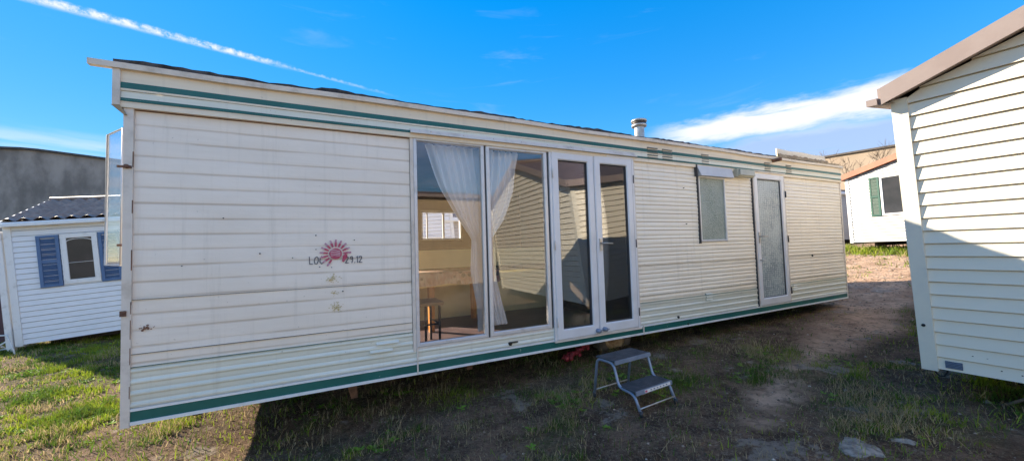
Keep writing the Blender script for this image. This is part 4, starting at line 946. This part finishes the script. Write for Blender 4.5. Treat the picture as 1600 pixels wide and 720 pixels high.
def neighbour(name, label, loc, rotv, L, y0, y1, h, rise, siding, trim, fascia, roof, ov_end=.10, ov_eave=.10, fh=.10, tiles=True, post=.07, z0=0., gutter='fascia', gap=.008, d=.017, vtop=.045):
    e = empty(name, label, 'mobile home', loc, None, rotv); ym = (y0 + y1) / 2
    mb = MB(); lap_x(mb, 0, L, y0, -1, z0, h, gap=gap, d=d); lap_x(mb, 0, L, y1, 1, z0, h, gap=gap, d=d); lap_gable(mb, 0, -1, y0, y1, z0, h, rise, gap=gap, d=d); lap_gable(mb, L, 1, y0, y1, z0, h, rise, gap=gap, d=d)
    mb.poly([(0, y0, z0), (L, y0, z0), (L, y1, z0), (0, y1, z0)])
    mb.build('siding', siding, e)
    for (x, y) in ((0, y0), (0, y1), (L, y0), (L, y1)):
        g = MB(); sx = -1 if x == 0 else 1; sy = -1 if y == y0 else 1
        xa, xb = sorted((x + sx * .028, x - sx * post)); ya, yb = sorted((y + sy * .028, y - sy * post))
        g.box(xa, xb, ya, yb, z0 - .02, h - .002); g.build('corner_post', trim, e)
    # roof
    mb = MB(); sl = rise / (ym - y0); xa, xb = -ov_end + .02, L + ov_end - .02
    ey0, ey1 = y0 - ov_eave, y1 + ov_eave; ez = h + fh - sl * ov_eave
    rz = ez + sl * (ym - ey0)
    dk = roof == 'tiles_dark'
    if tiles:
        nu = int((xb - xa) / .035); nr = 8
        for side in (0, 1):
            ye = ey0 if side == 0 else ey1; b = len(mb.v); rows = []
            for r in range(nr):
                for q in (0, 1): rows.append((r + q * .985) / nr)
            for ri, v in enumerate(rows):
                y = ye + (ym - ye) * v; z = ez + (rz - ez) * v
                for i in range(nu + 1):
                    x = xa + (xb - xa) * i / nu; ph = x / .21 * 2 * math.pi
                    mb.v.append((x, y, z + ((.056 if dk else .02) * (.5 + .5 * math.sin(ph)) ** .8 + ((.03 if dk else .02) if ri % 2 == 0 else 0)) - (0 if dk else .048)))
            for ri in range(len(rows) - 1):
                for i in range(nu): a = b + ri * (nu + 1) + i; mb.face((a, a + 1, a + nu + 2, a + nu + 1), True)
    mb.poly([(xa, ey0, ez - .01), (xb, ey0, ez - .01), (xb, ym, rz - .01), (xa, ym, rz - .01)]); mb.poly([(xa, ey1, ez - .01), (xb, ey1, ez - .01), (xb, ym, rz - .01), (xa, ym, rz - .01)])
    mb.tube([(xa, ym, rz + (.05 if dk else .0)), (xb, ym, rz + (.05 if dk else .0))], .05, 10)
    ro = mb.build('roof', roof, e)
    # verge boards
    for xs in (-ov_end, L + ov_end - .02):
        g = MB()
        for ye in (ey0, ey1):
            z_ = ez
            g.hexa([(xs, ye, z_ - fh), (xs + .02, ye, z_ - fh), (xs + .02, ym, rz - fh), (xs, ym, rz - fh), (xs, ye, z_ + vtop), (xs + .02, ye, z_ + vtop), (xs + .02, ym, rz + vtop), (xs, ym, rz + vtop)] if ye == ey0 else
                   [(xs, ym, rz - fh), (xs + .02, ym, rz - fh), (xs + .02, ye, z_ - fh), (xs, ye, z_ - fh), (xs, ym, rz + vtop), (xs + .02, ym, rz + vtop), (xs + .02, ye, z_ + vtop), (xs, ye, z_ + vtop)])
            # soffit
            xi = (xs + .02, 0) if xs < 0 else (L, xs)
            g.poly([(xi[0], ye, z_ - fh + .004), (xi[1], ye, z_ - fh + .004), (xi[1], ym, rz - fh + .004), (xi[0], ym, rz - fh + .004)])
        g.build('verge_board', fascia, e)
    for ye, sgn in ((ey0, -1), (ey1, 1)):
        g = MB(); g.box(xa, xb, min(ye, ye + sgn * .02), max(ye, ye + sgn * .02), ez - fh, ez + .02)
        g.poly([(xa, ye, ez - fh + .002), (xb, ye, ez - fh + .002), (xb, y0 if sgn < 0 else y1, ez - fh + .002), (xa, y0 if sgn < 0 else y1, ez - fh + .002)])
        ya_, yb_ = sorted((ye + sgn * .0205, ye + sgn * .085)); g.box(-ov_end - .012, L + ov_end, ya_, yb_, ez - fh + .005, ez - fh + .055)
        g.build('gutter', fascia if gutter == 'fascia' else gutter, e)
    # undercarriage
    g = MB(); 
    for yy in (y0 + .5, y1 - .6): g.box(.2, L - .2, yy, yy + .08, z0 - .14, z0 - .002)
    g.build('chassis', 'chassis', e)
    for yy in (y0 + .55, y1 - .55):
        g = MB(); g.lathe([(.12, -.08), (.24, -.085), (.27, -.05), (.27, .05), (.24, .085), (.12, .08)], (L * .5, yy, z0 - .10), 'y', 28); w = g.build('wheel', 'tyre', e)
        g = MB(); g.lathe([(0, -.05), (.13, -.06), (.13, .06), (0, .05)], (L * .5, yy, z0 - .10), 'y', 20); g.build('rim', 'rim', w)
    return e
def nwin_y(e, x0, x1, z0, z1, y, ny, w=.055, shutters=None, sh_w=.30, m='white_trim', arch=False, two=False):
    """window on a wall along x"""
    f = MB(); ya, yb = (y - .035, y) if ny < 0 else (y, y + .035)
    f.ring(x0, x1, z0, z1, w, ya if ny < 0 else yb, yb if ny < 0 else ya); fo = f.build('window', m, e)
    g = MB(); g.box(x0 + w - .002, x1 - w + .002, min(y, y + ny * .018), max(y, y + ny * .018), z0 + w - .002, z1 - w + .002); g.build('pane', 'glass_dark', fo)
    if arch:
        g = MB(); xm = (x0 + x1) / 2; ww = (x1 - x0) / 2 - w
        g.tube([(xm + ww * math.cos(a_), y + ny * .024, z1 - w - .07 + .05 * math.sin(a_)) for a_ in [math.pi * q / 12 for q in range(13)]], .006, 6)
        g.tube([(xm - ww, y + ny * .024, z0 + (z1 - z0) * .42), (xm + ww, y + ny * .024, z0 + (z1 - z0) * .42)], .004, 6); g.build('glazing_bar', m, fo)
    if shutters:
        for s_ in ((x0 - sh_w - .005, x0 - .005), (x1 + .005, x1 + sh_w + .005)): shutter_y(e, s_[0], s_[1], z0, z1, y, ny, shutters)
def shutter_y(e, x0, x1, z0, z1, y, ny, m):
    g = MB(); g.ring(x0, x1, z0, z1, .05, y - .045 if ny < 0 else y + .045, y, bev=.004); zm = (z0 + z1) / 2
    ya, yb = sorted((y + ny * .012, y + ny * .042)); g.box(x0 + .05, x1 - .05, ya, yb, zm - .03, zm + .03)
    z = z0 + .06
    while z < z1 - .06:
        if abs(z - zm) > .04:
            g.hexa([(x0 + .048, y + ny * .038, z), (x1 - .048, y + ny * .038, z), (x1 - .048, y + ny * .014, z + .012), (x0 + .048, y + ny * .014, z + .012), (x0 + .048, y + ny * .036, z + .008), (x1 - .048, y + ny * .036, z + .008), (x1 - .048, y + ny * .012, z + .02), (x0 + .048, y + ny * .012, z + .02)])
        z += .026
    g.box(x0 + .045, x1 - .045, min(y, y + ny * .012), max(y, y + ny * .012), z0 + .045, z1 - .045)
    g.build('shutter', m, e)
def swap(o):   # turns a fitting built on a wall along x into one on a wall along y (x -> y)
    me_ = o.data
    for v in me_.vertices: x, y, z = v.co; v.co = (y, x, z)
    for ch_ in [c for c in bpy.data.objects if c.parent == o]: swap(ch_)

# left: white home with blue shutters
lh = neighbour('mobile_home', 'white sided mobile home with blue shutters and a dark glossy tiled roof, far left', (-4.820, 10.541, -1.496), (.02911, -.08196, -.00137), 8.5, 0, 3.0, 2.19, .52, 'vinyl_blue', 'white_trim', 'white_trim', 'tiles_dark', ov_end=.03, ov_eave=.07, fh=.07, gap=.012)
nwin_y(lh, .685, 1.205, 1.02, 1.985, 0, -1, .085, None, arch=True)
shutter_y(lh, .375, .675, 1.0, 1.975, 0, -1, 'shut_blue'); shutter_y(lh, 1.215, 1.52, 1.0, 1.975, 0, -1, 'shut_blue')
nwin_y(lh, 4.2, 5.4, 1.0, 1.97, 0, -1, .06, 'shut_blue')
g = MB(); g.box(-.13, -.045, -.05, .06, -.13, 2.1); g.build('downpipe', 'white_trim', lh)
# right: cream home, near gable
rh = neighbour('mobile_home', 'cream lap-sided mobile home with taupe gable fascia, nearest at the right edge', (4.401, 1.2715, -1.0467), (.0079, -.13498, .06913), 7.5, -4.15, 0, 2.15, .78, 'vinyl_cream', 'post_cream', 'fascia_brown', 'tiles_brown', ov_end=.12, ov_eave=.06, fh=.11, post=.065, gap=.013, d=.020, vtop=.018)
g = MB(); g.use('blue_grille'); g.box(-.022, -.012, -.195, -.105, .018, .072); 
g.use('steel_blue')
for q in range(4): g.box(-.026, -.0225, -.192, -.108, .024 + q * .012, .029 + q * .012)
g.build('vent_grille', None, rh)
g = MB(); g.tube([(.02, -.035, 0), (.015, -.04, -.045), (.015, -.06, -.072), (.015, -.085, -.068), (.015, -.105, -.03), (.015, -.11, 0)], .006, 8); g.build('wire_loop', 'black', rh)
g = MB(); g.lathe([(0, -.006), (.012, -.006), (.012, 0)], (0, 0, 0), 'y', 10); o = g.build('screw_cap', 'black', rh); swap(o); o.location = (-.030, -.012, .345)
g = MB(); rg = random.Random(2)
for (y, z) in ((-.25, .14), (-.32, .135), (-.40, .13), (-.42, .128), (-.52, .125), (-.54, .12), (-.38, .06), (-.47, .05)):
    g.box(-.0135, -.010, y - .004, y + .004, z - .003, z + .003)
g.build('screw_mark', 'dark_metal', rh)
nwin_y(rh, 1.3, 2.5, .95, 1.85, 0, 1, .06); nwin_y(rh, 4.0, 4.8, 0.05, 1.95, 0, 1, .07)
# back right: white home with green shutter
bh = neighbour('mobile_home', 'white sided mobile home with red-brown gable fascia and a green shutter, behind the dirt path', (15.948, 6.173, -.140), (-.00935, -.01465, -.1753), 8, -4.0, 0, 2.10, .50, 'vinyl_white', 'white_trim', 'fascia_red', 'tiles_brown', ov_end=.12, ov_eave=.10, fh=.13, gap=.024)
def on_gable(e, fn):
    before = set(bpy.data.objects); fn(); new = [o for o in bpy.data.objects if o not in before and o.parent == e]
    for o in new: swap(o)
on_gable(bh, lambda: (nwin_y(bh, -1.75, -.92, .80, 2.03, 0, -1, .06), shutter_y(bh, -.905, -.645, .80, 2.03, 0, -1, 'shut_green'), shutter_y(bh, -2.03, -1.765, .80, 2.03, 0, -1, 'shut_green')))
# a further white one peeping past its corner
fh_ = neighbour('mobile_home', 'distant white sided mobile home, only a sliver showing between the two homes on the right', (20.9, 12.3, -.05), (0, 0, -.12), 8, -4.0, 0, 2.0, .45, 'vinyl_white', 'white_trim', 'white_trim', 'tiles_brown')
# behind the long home, seen through its back window
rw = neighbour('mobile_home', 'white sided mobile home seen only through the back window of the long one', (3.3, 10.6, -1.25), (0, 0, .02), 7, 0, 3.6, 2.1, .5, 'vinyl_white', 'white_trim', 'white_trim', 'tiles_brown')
fe = empty('railing', 'white picket railing seen through the back window of the long mobile home', 'railing', (1.9, 10.0, -1.4))
g = MB(); g.box(-.6, 1.2, -.02, .02, 1.72, 1.77); g.box(-.6, 1.2, -.02, .02, .5, .55); g.build('rail', 'white_metal', fe)
for q in range(15): g = MB(); g.box(-.6 + q * .125, -.555 + q * .125, -.012, .012, .4, 1.72); g.build('picket', 'white_metal', fe)
for x in (-.6, 1.2): g = MB(); g.box(x - .03, x + .03, -.03, .03, 0, 1.8); g.build('post', 'white_metal', fe)
# houses behind the viewer, which the glazing mirrors
tn_ = neighbour('mobile_home', 'tan gabled mobile home mirrored in the left big pane', (2.2, -7.2, -1.45), (0, 0, .03), 4.2, -6.5, 0, 3.45, .55, 'vinyl_tan', 'post_cream', 'fascia_brown', 'tiles_brown')

# ------------------------------------------------------------------ halls behind
gh = empty('hall', 'long grey rendered hall wall rising behind the blue-shuttered home', 'hall', (-13, 27, -1.7))
mb = MB(); n_ = 48
def gtop(x): return float(np.interp(x, [-14, -1.5, .6, 1.13, 3.58, 14], [6.9, 7.08, 7.16, 7.14, 6.9, 5.9])) 
x0g = -14
for i in range(n_):
    a, b_ = x0g + 28 * i / n_, x0g + 28 * (i + 1) / n_
    mb.hexa([(a, 0, 0), (b_, 0, 0), (b_, 8, 0), (a, 8, 0), (a, 0, gtop(a)), (b_, 0, gtop(b_)), (b_, 8, gtop(b_)), (a, 8, gtop(a))])
mb.build('wall', 'concrete_grey', gh)
mb = MB()
for i in range(n_):
    a, b_ = x0g + 28 * i / n_, x0g + 28 * (i + 1) / n_
    mb.hexa([(a, -.12, gtop(a) + .002), (b_, -.12, gtop(b_) + .002), (b_, 8, gtop(b_) + .002), (a, 8, gtop(a) + .002), (a, -.12, gtop(a) + .1), (b_, -.12, gtop(b_) + .1), (b_, 8, gtop(b_) + .1), (a, 8, gtop(a) + .1)])
mb.build('coping', 'dark_metal', gh)
mb = MB()
for x, z in ((4.3, 5.9), (4.5, 5.0)): mb.box(x - .1, x + 1.2, -.05, 0, z, z + .10)
mb.build('ledge', 'dark_metal', gh)
th = empty('hall', 'tan rendered hall with low gable roof line behind the green-shuttered home', 'hall', (34, 13, -.2))
mb = MB(); yy = [16, 1.6, -2.6, -9, -16]; zt = [5.1, 6.35, 6.08, 5.5, 4.9]
prof_ = [(16, 5.9), (4, 6.35), (1.6, 6.26), (-2.7, 6.11 ), (-9, 5.9), (-16, 5.6)]
prof_ = [(16, 6.0), (1.57, 6.26), (-2.69, 6.11), (-16, 5.6)]
for (a, za), (b_, zb) in zip(prof_, prof_[1:]): mb.hexa([(0, b_, 0), (0, a, 0), (-0 + 12, a, 0), (12, b_, 0), (0, b_, zb), (0, a, za), (12, a, za), (12, b_, zb)])
mb.build('wall', 'concrete_tan', th)
mb = MB()
for (a, za), (b_, zb) in zip(prof_, prof_[1:]): mb.hexa([(-.15, b_, zb + .002), (-.15, a, za + .002), (12, a, za + .002), (12, b_, zb + .002), (-.15, b_, zb + .12), (-.15, a, za + .12), (12, a, za + .12), (12, b_, zb + .12)])
mb.build('coping', 'dark_metal', th)

# bare shrub in front of the tan hall
sh = empty('bare_shrub', 'leafless grey shrub whose twigs show above the red-brown fascia', 'shrub', (31, 11.2, .1))
mb = MB(); rg = random.Random(4)
def branch(p, d, L, r, lev):
    q = p + d * L; mb.tube([p, p + d * L * .5 + Vector((rg.uniform(-.05, .05),) * 3) * L, q], [r, r * .8, r * .6], 5)
    if lev:
        for _ in range(3 if lev > 1 else 4):
            nd = (d + Vector((rg.uniform(-.7, .7), rg.uniform(-.9, .9), rg.uniform(-.1, .5)))).normalized(); branch(q, nd, L * rg.uniform(.55, .8), r * .6, lev - 1)
for _ in range(3): branch(Vector((rg.uniform(-.3, .3), rg.uniform(-1, 1), 0)), Vector((rg.uniform(-.3, .3), rg.uniform(-.4, .4), 1)).normalized(), 2.0, .05, 4)
mb.build('branches', 'bark', sh)

# tangle of white tube by the left home
wt = MB(); rg = random.Random(6)
for q in range(7):
    p = Vector((-5.35 + rg.uniform(-.35, .3), 10.9 + rg.uniform(-.5, .2), -1.60)); d = Vector((rg.uniform(-.5, .8), rg.uniform(-.4, .3), rg.uniform(.05, .45)))
    wt.tube([p, p + d * .6], .014, 6)
wt.tube([(-5.7, 10.6, -1.60), (-5.7, 10.6, -1.25), (-4.9, 10.4, -1.28), (-4.7, 10.2, -1.60)], .014, 6)
tag(wt.build('tube_frame', 'white_metal'), 'heap of thin white metal tubes beside the corner of the blue-shuttered home', 'metal frame')
# dark maroon board behind it
bd = MB(); bd.box(-6.3, -5.55, 12.0, 12.06, -1.62, -.35); tag(bd.build('board', 'maroon'), 'dark maroon board standing at the left edge behind the white tubes', 'board')
# sticks and a lump of debris under the cream home
dz = MB(); dz.tube([(4.62, .95, -1.30), (4.78, .62, -1.07)], .012, 6); dz.tube([(4.9, .9, -1.31), (4.95, .82, -1.05)], .010, 6); tag(dz.build('stick', 'bark'), 'thin sticks leaning in the shade under the cream home', 'stick')
stone(4.62, 1.02, .03, .9, 33, 'small yellowish stone under the bottom edge of the cream home')
